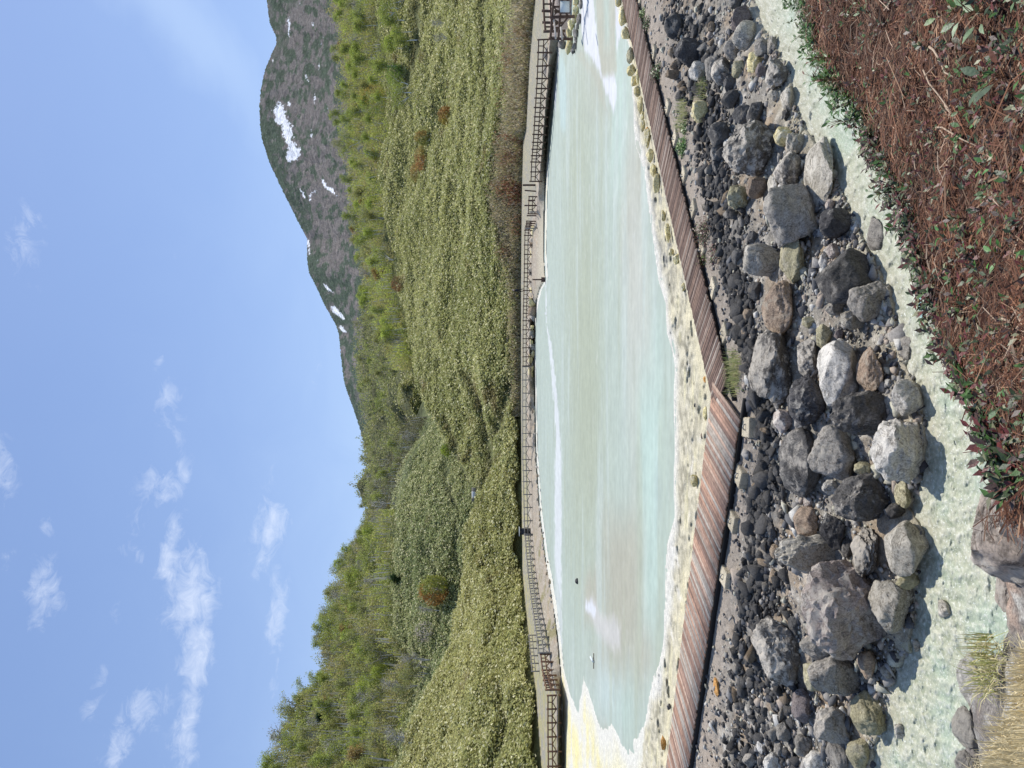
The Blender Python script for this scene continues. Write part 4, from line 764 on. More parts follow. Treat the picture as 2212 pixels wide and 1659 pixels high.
# ------------------------------------------------------------------ dark rubble strip: 300 single stones, the rest one mass
band_c = [(-60, 1470), (0, 1472), (150, 1505), (300, 1535), (450, 1555), (600, 1588), (700, 1600), (800, 1628), (900, 1652), (1050, 1650), (1200, 1640), (1350, 1638), (1500, 1640), (1720, 1640)]
band_w = [(-60, 66), (0, 64), (150, 60), (300, 52), (450, 50), (600, 44), (700, 34), (800, 22), (900, 24), (1050, 40), (1200, 50), (1350, 70), (1500, 82), (1720, 88)]
def hull(seed, n):
    import bmesh
    r_ = np.random.default_rng(seed); v = r_.normal(size=(n, 3)); v /= np.linalg.norm(v, axis=1)[:, None]; v *= r_.uniform(.75, 1.1, n)[:, None]; bm = bmesh.new(); [bm.verts.new(q) for q in v]
    res = bmesh.ops.convex_hull(bm, input=bm.verts[:]); bmesh.ops.triangulate(bm, faces=bm.faces[:]); bm.verts.index_update(); pv = np.array([q.co[:] for q in bm.verts]); f = np.array([[q.index for q in p.verts] for p in bm.faces]); bm.free()
    pv -= (pv.max(0) + pv.min(0)) / 2; return pv / (np.ptp(pv, 0) / 2), f
protos = [hull(50 + k, 10 if k % 2 else 15) for k in range(14)]
pm = {}
def stone_mesh(k, mat):
    if (k, mat) not in pm:
        o = mesh_obj('stone', protos[k][0], protos[k][1], RM[mat], smooth=False); COL.objects.unlink(o); pm[(k, mat)] = o.data
    return pm[(k, mat)]
NS = 2300; Ys = rng.uniform(-40, 1700, NS); vs = np.maximum(ip(band_c, Ys) + np.clip(rng.normal(0, .5, NS), -1.15, 1.15) * ip(band_w, Ys), ip(vBN, Ys) + np.interp(Ys, [0, 500, 860, 950, 1659], [46, 34, 34, 52, 62]) + rng.uniform(0, 14, NS)); sz = np.exp(rng.normal(math.log(.088), .36, NS)); order = np.argsort(-sz)
rest = []; used = []
for rank, i in enumerate(order):
    p = spot(vs[i], Ys[i], sz[i] * .18)
    q = p
    lift = sum(1 for u in used[-1] if 0) if False else 0
    e = rng.uniform(.7, 1.2, 3) * sz[i] * np.array([1, 1, .72]); eu = rng.uniform(0, 6.28, 3)
    if rank < 294:
        m_ = 'stone' if rng.uniform() < .86 else ('stonetan' if rng.uniform() < .5 else 'grey'); o = bpy.data.objects.new('stone', stone_mesh(int(rng.integers(14)), m_)); COL.objects.link(o)
        o.location = p; o.scale = e; o.rotation_euler = (eu[0] * .15, eu[1] * .15, eu[2]); w_ = {'stone': 'charcoal', 'stonetan': 'tan', 'grey': 'light grey'}[m_]
        tag(o, '%s angular stone in the dark rubble strip along the boardwalk' % w_, 'stone', '%s stones of the rubble strip' % w_)
    else: rest.append((p, e, eu))
def merged(name, items, mat, label, cat, pk=7, col=None):
    V = []; Fc = []; n = 0; Cc = []
    for j, (p, e, eu) in enumerate(items):
        pv, f = protos[(j % pk) * 2 + 1]; c_, s_ = math.cos(eu[2]), math.sin(eu[2]); q = pv * e; q = np.stack([q[:, 0] * c_ - q[:, 1] * s_, q[:, 0] * s_ + q[:, 1] * c_, q[:, 2]], 1); V.append(q + p); Fc.append(f + n); n += len(q)
        if col is not None: Cc.append(np.tile(col[j], (len(q), 1)))
    return tag(mesh_obj(name, np.concatenate(V), np.concatenate(Fc), mat, colors=np.concatenate(Cc) if col is not None else None), label, cat, kind='stuff')
merged('rubble', rest, RM['stone'], 'smaller charcoal rubble between the single dark stones', 'rubble')
# grit and pebbles over the whole slope
pebm = attr_mat('pebbles', .9, .2, [(30, .75, 1.25)])
NP_ = 15000; Yp = rng.uniform(-40, 1700, NP_); bn_ = ip(vBN, Yp); cc_ = ip(vC, Yp); fr = rng.uniform(0, 1, NP_) ** .9; vp = bn_ + 12 + (cc_ + 16 - bn_ - 12) * fr
V_, Z_ = None, None; zz_ = zbase(vp, Yp); pp_ = G(vp, Yp, zz_); sp_ = np.exp(rng.normal(math.log(.028), .62, NP_)); pp_[:, 2] += 0.02
pal = np.array([[.30, .28, .25], [.5, .48, .43], [.12, .12, .12], [.07, .07, .075], [.36, .30, .24], [.44, .42, .33]]); pc = pal[rng.integers(0, 6, NP_)]
keep_ = fbm(pp_ * .9, 3) + rng.normal(0, .2, NP_) > -.12
merged('gravel', [(pp_[i], sp_[i] * np.array([1.1, 1, .7]), (0, 0, rng.uniform(0, 6))) for i in range(NP_) if keep_[i]], pebm, 'mixed grey and white grit and pebbles between the boulders', 'gravel', col=pc[keep_])

# ------------------------------------------------------------------ boardwalk
zD = .30
Bf = lambda v, Y: G(v, Y, zD)[:2]
farR = [Bf(*zc_) for zc_ in ((1341 - 70, -321), (1536, 858))]; nearR = [Bf(1375 - 80, -320), Bf(1580, 858)]
wm, ntw, bw = newmat('weathered planks'); atw = N(ntw, 'ShaderNodeAttribute', attribute_name='Col'); tcw = N(ntw, 'ShaderNodeTexCoord')
cw_ = mixn(ntw, 1.0, atw.outputs['Color'], ramp(ntw, ntex(ntw, tcw.outputs['Object'], 7, 7, .75, .6), .3, .7, (.55, .55, .55, 1), (1.4, 1.4, 1.4, 1)), 'MULTIPLY')
ntw.links.new(cw_, bw.inputs['Base Color']); bw.inputs['Roughness'].default_value = .85; bw.inputs['Specular IOR Level'].default_value = .2; bump(ntw, bw, ntex(ntw, tcw.outputs['Object'], 30, 5, .7), .6, .01)
blackw, ntb_, bb_ = newmat('dark beam'); bb_.inputs['Base Color'].default_value = (.012, .011, .011, 1); bb_.inputs['Roughness'].default_value = .9
def walk(label, fa, fb, na, nb, cols, pw, jag, beamoff):
    """planks laid crosswise from (fa,na) to (fb,nb); fa->fb is the pond edge, na->nb the gravel edge"""
    fa, fb, na, nb = map(np.array, (fa, fb, na, nb)); mid0, mid1 = (fa + na) / 2, (fb + nb) / 2; L = np.linalg.norm(mid1 - mid0); n = int(L / pw)
    root = empty('boardwalk', (mid1[0], mid1[1], .1), label, 'boardwalk'); o0 = np.array([mid1[0], mid1[1], .1]); mb = MB(); dirw = (mid1 - mid0) / L; perp = np.array([-dirw[1], dirw[0]])
    fdir = (fb - fa) / np.linalg.norm(fb - fa); ndir = (nb - na) / np.linalg.norm(nb - na)
    for i in range(n):
        c_ = mid0 + dirw * (i + .5) * pw; sk = rng.normal(0, .004)
        def hit(a, d): # crossing of the plank line with an edge line
            A_ = np.array([[perp[0], -d[0]], [perp[1], -d[1]]]); s_ = np.linalg.solve(A_, a - c_); return s_[0]
        s1 = hit(fa, fdir) + rng.normal(0, .012); s2 = hit(na, ndir) + rng.normal(0, jag); cen = c_ + perp * (s1 + s2) / 2; tone = rng.uniform(.76, 1.16); col = np.array(cols[int(rng.integers(len(cols)))]) * tone
        mb.box(np.array([*cen, zD - .02 + rng.normal(0, .003)]) - o0, abs(s1 - s2) / 2, pw / 2 - .006, .018, ax=(perp[0], perp[1], sk), ay=(-dirw[0], -dirw[1], 0), col=col)
    mb.build('deck', wm, root, usecol=True)
    for a, b, io in ((fa, fb, -1), (na, nb, 1)):
        inw = perp * (1 if np.dot((mid0 - a), perp) > 0 else -1); q = MB(); A2 = a + inw * beamoff; B2 = b + inw * beamoff; dv_ = (B2 - A2); l2 = np.linalg.norm(dv_); dv_ /= l2
        q.box(np.array([*(A2 + B2) / 2, .18]) - o0, l2 / 2, .04, .065, ax=(*dv_, 0), ay=(-dv_[1], dv_[0], 0)); q.build('side_beam', blackw, root)
    return root
walk('older dark brown boardwalk running off to the right', farR[0], farR[1], nearR[0], nearR[1], [(.22, .145, .105), (.16, .105, .08), (.27, .20, .155), (.12, .08, .062), (.31, .25, .20)], .105, .03, .12)
farL = [Bf(1535, 863), Bf(1440 - 60, 1659 + 482)]; nearL = [Bf(1602, 863), Bf(1487 - 72, 1659 + 482)]
walk('newer reddish brown boardwalk running off to the left', farL[0], farL[1], nearL[0], nearL[1], [(.38, .235, .165), (.32, .21, .155), (.42, .30, .225), (.34, .29, .24), (.25, .16, .12), (.41, .36, .30)], .115, .014, .05)

# ------------------------------------------------------------------ anchor blocks
conc = rock_mat('concrete', (.62, .58, .46), (.5, .46, .37), (.7, .66, .55), scale=3); steel, nts, bs = newmat('steel loop'); bs.inputs['Base Color'].default_value = (.25, .25, .24, 1); bs.inputs['Metallic'].default_value = .8; bs.inputs['Roughness'].default_value = .5
blocks = [(1379, 8), (1411, 114), (1440, 232), (1456, 299), (1475, 379), (1495, 452), (1514, 540), (1538, 622), (1562, 720), (1611, 923), (1594, 1028), (1579, 1126), (1562, 1246), (1550, 1352)]
ordw = ['first', 'second', 'third', 'fourth', 'fifth', 'sixth', 'seventh', 'eighth', 'ninth', 'tenth', 'eleventh', 'twelfth', 'thirteenth', 'fourteenth']
b0 = None
for i, (v, Y) in enumerate(blocks[:13]):
    p = G(v, Y, .19); z0 = float(zbase(v, Y)); dr = (np.array(farR[1]) - farR[0]) if i < 9 else (np.array(farL[1]) - farL[0]); rz = math.atan2(dr[1], dr[0]) + (.05 * ((i * 7) % 5 - 2) + (.35 if i == 9 else 0))
    lb = 'square concrete anchor block, %s from the right along the boardwalk' % ordw[i]
    if b0 is None:
        b0 = empty('anchor_block', (0, 0, 0), lb, 'anchor block'); m = MB(); import bmesh
        bm = bmesh.new(); bmesh.ops.create_cube(bm, size=1); bmesh.ops.scale(bm, vec=(.46, .46, .20), verts=bm.verts); bmesh.ops.bevel(bm, geom=bm.edges[:], offset=.015, segments=2, affect='EDGES'); me = bpy.data.meshes.new('block'); bm.to_mesh(me); bm.free(); me.materials.append(conc)
        bo = bpy.data.objects.new('block', me); COL.objects.link(bo); bo.parent = b0; bo.location = (0, 0, 0)
        m = MB(); m.tube([(-.07 + 0, 0, .09)] + [(-.07 * math.cos(t), 0, .10 + .06 * math.sin(t)) for t in np.linspace(0, PI, 7)] + [(.07, 0, .09)], .014, 6); m.build('hook', steel, b0); root = b0
    else:
        root = b0.copy(); COL.objects.link(root)
        for ch in list(b0.children): cc2 = ch.copy(); COL.objects.link(cc2); cc2.parent = root
        root['label'] = lb
    root['group'] = 'concrete anchor blocks along the boardwalk'; root.location = (p[0], p[1], .10); root.rotation_euler = (0.03 * ((i * 5) % 3 - 1), 0.03 * ((i * 3) % 3 - 1), rz)

# ------------------------------------------------------------------ yellow stones between boardwalk and pond
def ystones(z, rows):
    for j, (x0, x1, y0, y1, mat, label) in enumerate(rows):
        a_, b_ = zc(z, x0, y0); c_, d_ = zc(z, x1, y1); v, Y, h, w = (a_ + c_) / 2, (b_ + d_) / 2, c_ - a_, d_ - b_; d0 = float(G(c_, Y, .12)[1]); W_ = w * d0 / F; sz_ = h * d0 / F * .95; pv, f = rock_shape(4000 + int(x0 * 3 + y0), 4, .8, .07)
        o = mesh_obj('shore_stone', pv * np.array([W_ / 2, min(W_, sz_) * .55, sz_ / 2]), f, RM[mat], smooth=True); p = GD(v, Y, d0 + .1); o.location = p; o.data.set_sharp_from_angle(angle=math.radians(40)); tag(o, label, 'stone')
ystones('P', [(1395, 1480, -60, 85, 'yellow', 'yellow stone by the boardwalk at the right picture edge'), (1435, 1540, 60, 310, 'yellow', 'long pale yellow stone row block beside the boardwalk'), (1465, 1585, 315, 470, 'yellow', 'large blunt yellow stone where the pond meets the boardwalk'),
 (1528, 1625, 545, 750, 'green', 'greenish yellow slab stone standing in the pond edge'), (1532, 1645, 750, 890, 'yellow', 'golden yellow stone below the greenish slab stone'), (1580, 1665, 880, 1010, 'yellow', 'pale yellow stone with a brown notch'), (1612, 1695, 1010, 1128, 'yellow', 'round pale yellow stone below the notched one'),
 (1655, 1715, 1120, 1300, 'yellow', 'long low yellow stone opposite the fourth anchor block'), (1690, 1742, 1300, 1400, 'yellow', 'small cream stone in the chain beside the boardwalk'), (1690, 1750, 1400, 1545, 'green', 'cream grey stone in the chain beside the boardwalk'), (1740, 1800, 1480, 1610, 'orange', 'orange yellow stone close to the boardwalk edge')])
ystones('A', [(5, 42, 560, 700, 'yellow', 'yellow lump between dark crust and boardwalk'), (0, 46, 700, 785, 'green', 'greyish lump just below the yellow lump'), (18, 64, 780, 935, 'yellow', 'elongated cream stone beside the shore gravel'), (42, 80, 905, 985, 'yellow', 'small pale stone touching the grey shore gravel'), (45, 86, 980, 1070, 'yellow', 'pale yellow shore stone above an orange one'),
 (75, 132, 1045, 1215, 'yellow', 'tall sulphur stone in the shore chain'), (88, 155, 1215, 1330, 'yellow', 'round yellow shore stone with pitted face'), (122, 178, 1335, 1450, 'yellow', 'cream stone in the shore chain below the round pitted one'), (142, 212, 1410, 1580, 'yellow', 'flat cream stone beside the dark boardwalk')])
ystones('B', [(5, 42, 250, 345, 'yellow', 'golden stone against the pale crust'), (30, 85, 360, 520, 'yellow', 'cream stone leaning on the old boardwalk edge'), (60, 110, 560, 620, 'yellow', 'small yellow stone beside the old boardwalk'), (95, 155, 600, 690, 'yellow', 'pale block beside the old boardwalk'), (160, 205, 830, 900, 'yellow', 'golden nugget like stone at the boardwalk edge')])
ystones('C', [(232, 312, 940, 1045, 'yellow', 'hollow yellow stone with dark cavity beside the new boardwalk'), (338, 372, 160, 215, 'orange', 'ochre stone at the bend of the boardwalk'), (335, 378, 400, 520, 'yellow', 'long yellow stone at the bend of the boardwalk'), (316, 352, 612, 662, 'brown', 'small brown stone by the bend of the boardwalk'),
 (262, 292, 375, 410, 'dark', 'small dark stone on the pale crust near the bend')])
ystones('D', [(0, 45, 1375, 1480, 'orange', 'orange rimmed stone at the lower left shore'), (45, 78, 1140, 1190, 'dark', 'little dark stone on the yellow crust at the left')])

# ------------------------------------------------------------------ timber: fences, piles, poles
def wood_mat(name, a, b_, rough=.85):
    m, nt_, b = newmat(name); t = N(nt_, 'ShaderNodeTexCoord'); nt_.links.new(mixn(nt_, ramp(nt_, ntex(nt_, t.outputs['Object'], 3, 5, .7), .3, .7), a, b_), b.inputs['Base Color']); b.inputs['Roughness'].default_value = rough; b.inputs['Specular IOR Level'].default_value = .15; return m
WBR = wood_mat('wood dark brown', (.07, .042, .034), (.15, .10, .075)); WGR = wood_mat('wood weathered grey', (.17, .155, .135), (.32, .30, .26)); WRU = wood_mat('wood rusty', (.11, .06, .04), (.22, .13, .08)); WPL = wood_mat('pole pale', (.42, .38, .33), (.55, .5, .45))
def fence(label, pts, zb, step, h, mat, railmat=None, r=.055, braces=True, name='log_fence', group=None):
    """pts: base line in the photo (v,Y); one post every `step` metres"""
    w_ = [G(v, Y, zb) for v, Y in pts]; root = empty(name, w_[0], label, 'fence', group); o0 = np.array(w_[0]); seg = [np.linalg.norm(w_[i + 1] - w_[i]) for i in range(len(w_) - 1)]; Lt = sum(seg); n = max(2, int(round(Lt / step))); cum = np.cumsum([0] + seg)
    P_ = [np.array([np.interp(Lt * i / n, cum, [q[k] for q in w_]) for k in range(3)]) - o0 for i in range(n + 1)]
    pmesh = None
    for i, p in enumerate(P_):
        if pmesh is None:
            m = MB(); m.tube([(0, 0, -.35), (0, 0, h)], r * 1.25, 8); po = m.build('post', mat, root); pmesh = po.data
        else: po = bpy.data.objects.new('post', pmesh); COL.objects.link(po); po.parent = root
        po.location = p + np.array([0, 0, rng.normal(0, .02)]); po.rotation_euler = (rng.normal(0, .02), rng.normal(0, .02), rng.uniform(0, 6))
    m1, m2, m3 = MB(), MB(), MB()
    for a, b in zip(P_[:-1], P_[1:]):
        m1.tube([a + (0, 0, h * .88), b + (0, 0, h * .88)], r, 7); m2.tube([a + (0, 0, h * .47), b + (0, 0, h * .47)], r * .9, 7); c_ = (a + b) / 2
        m3.tube([c_ + (0, 0, h * .47), c_ + (0, 0, h * .88)], r * .75, 6)
        if braces: m3.tube([c_ + (0, 0, h * .45), a + (0, 0, h * .05)], r * .7, 6); m3.tube([c_ + (0, 0, h * .45), b + (0, 0, h * .05)], r * .7, 6)
    m1.build('top_rail', railmat or mat, root); m2.build('lower_rail', railmat or mat, root); m3.build('brace', mat, root); return root
fence('dark brown log fence above the log piles on the far right', [(1187, 85), (1183, 170), (1173, 300), (1168, 350), (1166, 392)], .9, 1.25, 1.15, WBR, r=.06)
fence('short broken stretch of dark fence beside tall posts', [(1160, 425), (1158, 462)], .9, 1.2, 1.1, WBR, r=.06)
fence('dark brown fence rising to the far bank behind yellow stones', [(1154, 478), (1149, 500), (1147, 603), (1146, 640), (1144, 690), (1144, 790)], .9, 1.35, 1.1, WBR, r=.06)
fence('grey weathered fence along the middle of the far bank', [(1144, 792), (1144, 990), (1146, 1042), (1149, 1154)], .9, 2.0, 1.15, WGR, r=.06)
fence('grey weathered fence curving down the left end of the far bank', [(1149, 1156), (1158, 1245), (1165, 1290), (1181, 1377), (1186, 1410)], .9, 1.7, 1.1, WGR, r=.07)
fence('leaning rusty brown fence over the culvert on the left', [(1187, 1413), (1192, 1451), (1202, 1490)], .85, 1.35, .95, WRU, r=.07)
fence('rust brown fence running out of the left picture edge', [(1203, 1502), (1203, 1580), (1205, 1720)], .85, 1.1, .85, WRU, r=.06)
fence('short separate fence on the grass behind the grey one', [(1157, 1372), (1160, 1400), (1165, 1450)], .95, 1.5, .95, WGR, r=.06, braces=False)
def post_thing(name, v, Y, zb, h, r, mat, label, cat='post', tilt=0):
    p = G(v, Y, zb); m = MB(); m.tube([(0, 0, -.3), (tilt * h * .5, 0, h * .5), (tilt * h, 0, h)], r, 8); o = m.build(name, mat); o.location = p; return tag(o, label, cat)
post_thing('wooden_post', 1163, 400, .5, 2.0, .13, WBR, 'thick tall dark post at the end of the dark fence'); post_thing('wooden_post', 1166, 414, .4, 1.9, .09, WBR, 'leaning dark post beside the thick tall one', tilt=.08)
post_thing('wooden_post', 1162, 433, .5, 1.3, .09, WBR, 'short dark post between two tall ones'); post_thing('wooden_post', 1164, 444, .3, 1.9, .10, WBR, 'dark post standing near yellow stones'); post_thing('wooden_post', 1173, 458, .05, 1.7, .08, WGR, 'greyish post standing in the shallow water'); post_thing('wooden_post', 1170, 466, .1, 1.9, .09, WBR, 'brown post next to the greyish post in the water'); post_thing('wooden_post', 1168, 492, .1, 2.0, .09, WGR, 'tall leaning post on the sandy far shore', tilt=-.06)
# gauge post with a box foot standing in the pond
gp = G(1178, 604, 0); root = empty('gauge_post', gp, 'dark post on a box foot standing alone in the far pond', 'post'); m = MB(); m.tube([(0, 0, .1), (0, 0, 1.55)], .09, 8); m.build('pole', WBR, root); m = MB(); m.box((0, 0, .12), .26, .2, .32); m.box((0, 0, .46), .3, .24, .02); m.build('base', WBR, root)
# palisade of logs under the fence on the right
root = None; kk = 0; pts = [(1204, 92), (1199, 130), (1194, 165), (1189, 215), (1183, 262), (1180, 300)]; W2 = [G(v, Y, 0.0) for v, Y in pts]; root = empty('log_palisade', W2[0], 'dark wall of upright logs holding the far right bank', 'retaining wall'); o0 = W2[0]; m = MB(); seg = np.cumsum([0] + [np.linalg.norm(W2[i + 1] - W2[i]) for i in range(len(W2) - 1)]); s_ = 0
while s_ < seg[-1]:
    p = np.array([np.interp(s_, seg, [q[k] for q in W2]) for k in range(3)]) - o0; m.tube([p + (0, 0, -.4), p + (0, 0, .8 + rng.uniform(-.1, .16))], .085 + rng.uniform(-.01, .015), 6); s_ += .19
m.build('log_wall', WBR, root); m = MB(); m.tube([q - o0 + (0, -.12, .55) for q in W2], .06, 6); m.build('cross_beam', WBR, root)
# stone jetty with railings on the right
def rail_run(label, pts, zb, step, h, **k): return fence(label, pts, zb, step, h, WBR, r=.085, **k)
hp = lambda x, y: zc('H', x, y)
rail_run('dark brown jetty railing on the pond side carrying a small board', [hp(1125, -90), hp(1120, 60), hp(1000, 760), hp(990, 1130)], .95, 1.9, 1.35)
rail_run('dark brown jetty railing on the far side', [hp(720, -90), hp(720, 120), hp(760, 640), hp(800, 900)], .95, 1.7, 1.35)
for a, b, lb in (((560, -30), (600, 640), 'pale bamboo pole lying along the far jetty railing'), ((610, 660), (650, 1120), 'pale bamboo pole beyond the end of the first one'), ((800, 800), (840, 1130), 'short pale pole slanting on the jetty end')):
    q1, q2 = hp(*a), hp(*b); p1, p2 = G(*q1, 2.0), G(*q2, 2.0); m = MB(); m.tube([(0, 0, 0), p2 - p1], .06, 7); o = m.build('bamboo_pole', WPL); o.location = p1; tag(o, lb, 'pole')
q = hp(915, 200); p = GD(*q, float(G(*hp(1120, 200), .95)[1]) - .12); root = empty('notice_board', p, 'small blank white board hanging on the jetty railing', 'board'); m = MB(); m.box((0, 0, 0), .42, .02, .36); m.build('frame', WBR, root); wmat, _, bw_ = newmat('white board'); bw_.inputs['Base Color'].default_value = (.62, .66, .64, 1); m = MB(); m.box((0, -.026, 0), .37, .006, .31); m.build('panel', wmat, root)
m = MB(); q1 = [G(*hp(1120, -60), 0), G(*hp(1010, 1050), 0), G(*hp(800, 1060), 0), G(*hp(700, -60), 0)]; base = np.array(q1); up = base.copy(); up[:, 2] = .92; base[:, 2] = -.4; cen = up.mean(0); m.add(np.concatenate([base, up]) - cen, [(0, 1, 2, 3), (4, 5, 6, 7), (0, 1, 5, 4), (1, 2, 6, 5), (2, 3, 7, 6), (3, 0, 4, 7)]); o = m.build('jetty', rock_mat('jetty sand', (.42, .36, .33), (.34, .29, .26), (.52, .46, .42), scale=.6)); o.location = cen; tag(o, 'sandy topped jetty with stone sides reaching into the pond', 'jetty')
def hst(rows):
    for x0, x1, y0, y1, mat, lb in rows:
        a_, b_ = hp(x0, y0); c_, d_ = hp(x1, y1); v, Y, h, w = (a_ + c_) / 2, (b_ + d_) / 2, c_ - a_, d_ - b_; D0 = float(G(c_, Y, 0.0)[1]) + .25; D0 = min(D0, 72); W_ = w * D0 / F * 1.12; sz_ = h * D0 / F * 1.1; pv, f = rock_shape(6000 + int(x0 + y0 * 2), 3, .8, .06); o = mesh_obj('jetty_stone', pv * np.array([W_ / 2, W_ * .4, sz_ / 2]), f, RM[mat], smooth=True); o.location = GD(v, Y, D0); o.data.set_sharp_from_angle(angle=math.radians(40)); tag(o, lb, 'stone')
hst([(1150, 1320, -160, 150, 'yellow', 'topmost yellow stone of the jetty wall at the picture edge'), (1140, 1320, 170, 400, 'yellow', 'bright yellow blocky jetty stone with a white chip'), (1110, 1270, 370, 700, 'yellow', 'long leaning yellow jetty stone'), (1000, 1200, 590, 880, 'yellow', 'wedge shaped yellow jetty stone'), (960, 1120, 840, 1060, 'yellow', 'yellow jetty stone half behind the railing end'),
 (1010, 1150, 1060, 1320, 'yellow', 'ochre veined stone near the jetty tip'), (930, 1140, 1190, 1560, 'yellow', 'big pointed yellow stone at the jetty tip'), (1320, 1430, 20, 260, 'grey', 'grey footing stone low on the jetty near the picture edge'), (1250, 1390, 420, 720, 'grey', 'narrow grey footing stone under the yellow wall'), (1220, 1330, 690, 850, 'pale', 'pale footing stone of the jetty'), (1140, 1310, 840, 1070, 'grey', 'blue grey oval footing stone of the jetty'),
 (1180, 1280, 1040, 1240, 'grey', 'small blue grey footing stone near the tip'), (1120, 1260, 1240, 1460, 'grey', 'flat blue grey footing stone at the tip'), (1090, 1220, 1400, 1560, 'dark', 'dark stone at the very tip of the jetty'), (720, 940, 1180, 1430, 'grey', 'grey boulder beside the jetty tip'), (560, 710, 1180, 1500, 'grey', 'pale topped boulder on the inner side of the jetty'), (520, 640, 1060, 1300, 'yellow', 'yellow stone on the inner side of the jetty')])
# yellow and grey stones under the far fences
def chain(pts, n, mats, label, group, s0=.55, z0=.15):
    pl = [G(v, Y, z0) for v, Y in pts]; cum = np.cumsum([0] + [np.linalg.norm(pl[i + 1] - pl[i]) for i in range(len(pl) - 1)])
    for i in range(n):
        s_ = cum[-1] * (i + rng.uniform(.2, .8)) / n; p = np.array([np.interp(s_, cum, [q[k] for q in pl]) for k in range(3)]); e = s0 * rng.uniform(.6, 1.3) * np.array([rng.uniform(.8, 1.5), .8, .62]); mt = random.choice(mats); o = bpy.data.objects.new('bank_stone', stone_mesh(int(rng.integers(7)) * 2, mt)); COL.objects.link(o)
        o.location = p + np.array([0, rng.uniform(0, 1.0), rng.uniform(0, .35)]); o.scale = e; o.rotation_euler = (rng.uniform(-.2, .2), rng.uniform(-.2, .2), rng.uniform(0, 6)); w_ = {'yellow': 'pale yellow', 'grey': 'grey', 'pale': 'pale grey', 'stonetan': 'brownish', 'pink': 'pinkish'}[mt]; tag(o, w_ + ' ' + label, 'stone', w_ + ' ' + group)
chain([(1190, 96), (1186, 150)], 5, ['yellow', 'grey'], 'stone behind the jetty under the dark fence', 'stones behind the jetty', .6, .6)
chain([(1178, 266), (1177, 300), (1174, 340)], 8, ['yellow', 'grey', 'pale'], 'stone where the log piles end', 'stones where the log piles end', .85)
chain([(1176, 363), (1174, 400), (1170, 440)], 18, ['yellow', 'grey', 'yellow', 'pale'], 'stone in the heap below the tall posts', 'stones in the heap below the tall posts', .8)
chain([(1164, 470), (1158, 500), (1156, 560), (1155, 620), (1154, 690)], 34, ['yellow', 'stonetan', 'grey', 'yellow'], 'stone in the row under the dark far fence', 'stones in the row under the dark far fence', .8, .3)
chain([(1153, 700), (1152, 760), (1151, 820)], 12, ['yellow', 'grey', 'pale'], 'stone under the start of the grey fence', 'stones under the start of the grey fence', .6, .3)
chain([(1156, 880), (1158, 980), (1165, 1080), (1178, 1180), (1196, 1290), (1204, 1380)], 30, ['stonetan', 'pink', 'grey'], 'small stone on the pinkish far beach', 'small stones on the pinkish far beach', .22, .25)
# black cabinet with a flat pale lid
p = G(1147, 1154, .9); root = empty('bin', p + np.array([0, 2.0, 0]), 'small black bin with a flat pale lid behind the grey fence', 'bin'); bk, _, b_ = newmat('black paint and shade'); b_.inputs['Base Color'].default_value = (.012, .012, .013, 1); m = MB(); m.box((0, 0, .75), .42, .35, .78); m.box((0, 0, .75), .34, .28, .80); m.build('body', bk, root); m = MB(); m.box((0, 0, 1.60), .62, .45, .035); m.build('lid', wmat, root)
# culvert mouth
p = G(1170, 1392, .6); root = empty('culvert', p + np.array([0, .6, 0]), 'dark round culvert mouth in the left bank under the grey fence', 'culvert'); m = MB(); 
for t in range(14):
    a1_, a2_ = 2 * PI * t / 14, 2 * PI * (t + 1) / 14; m.tube([(math.cos(a1_) * .45, 0, math.sin(a1_) * .45), (math.cos(a2_) * .45, 0, math.sin(a2_) * .45)], .1, 6)
m.build('ring', RM['grey'], root); m = MB(); m.tube([(0, -.05, 0), (0, .5, 0)], .44, 14); m.build('hole_shade', bk, root)  # solid black plug: the shade inside the pipe put in as colour
# white pipe and dark block floating on the pond, fallen log on the left bank
p = G(1283, 1429, .03); root = empty('white_pipe', p, 'short white plastic pipe lying in the shallow left part of the pond', 'pipe'); m = MB(); m.tube([(-.0, 0, .05), (0, .75, .1)], .07, 8); m.build('tube', wmat, root); m = MB(); m.tube([(-.45, .05, .02), (.5, -.0, .02)], .025, 6); m.build('stake', WBR, root)
pv, f = rock_shape(771, 3, .9, .05); o = mesh_obj('rock', pv * np.array([.22, .2, .13]), f, RM['black']); o.location = G(1246, 1256, .08); tag(o, 'small black rock alone in the milky pond', 'rock')
p = G(1204, 1486, .3); m = MB(); m.tube([(-1.5, .3, .1), (0, 0, .55), (1.2, .4, 1.25)], [.2, .17, .12], 9); o = m.build('fallen_log', wood_mat('log grey', (.13, .12, .11), (.25, .23, .21))); o.location = p; tag(o, 'grey fallen log leaning at the gap between the left fences', 'log')
# little stream with a white fall at the gully mouth
wf, ntf, bf_ = newmat('falling water'); bf_.inputs['Base Color'].default_value = (.6, .62, .62, 1); bf_.inputs['Roughness'].default_value = .4; p0 = G(1127, 1000, .95); q0 = GD(1024, 1068, 168); root = empty('weir', q0, 'small pale concrete weir with white water in the gully', 'weir'); m = MB(); m.box((0, 0, 0), 1.5, .3, .55); m.build('wall', RM['grey'], root); m = MB()
for i in range(7): m.tube([(-.6 + .2 * i, -.36, .5), (-.6 + .2 * i, -.5, -.55)], .1, 5)
m.build('water_fall', wf, root)

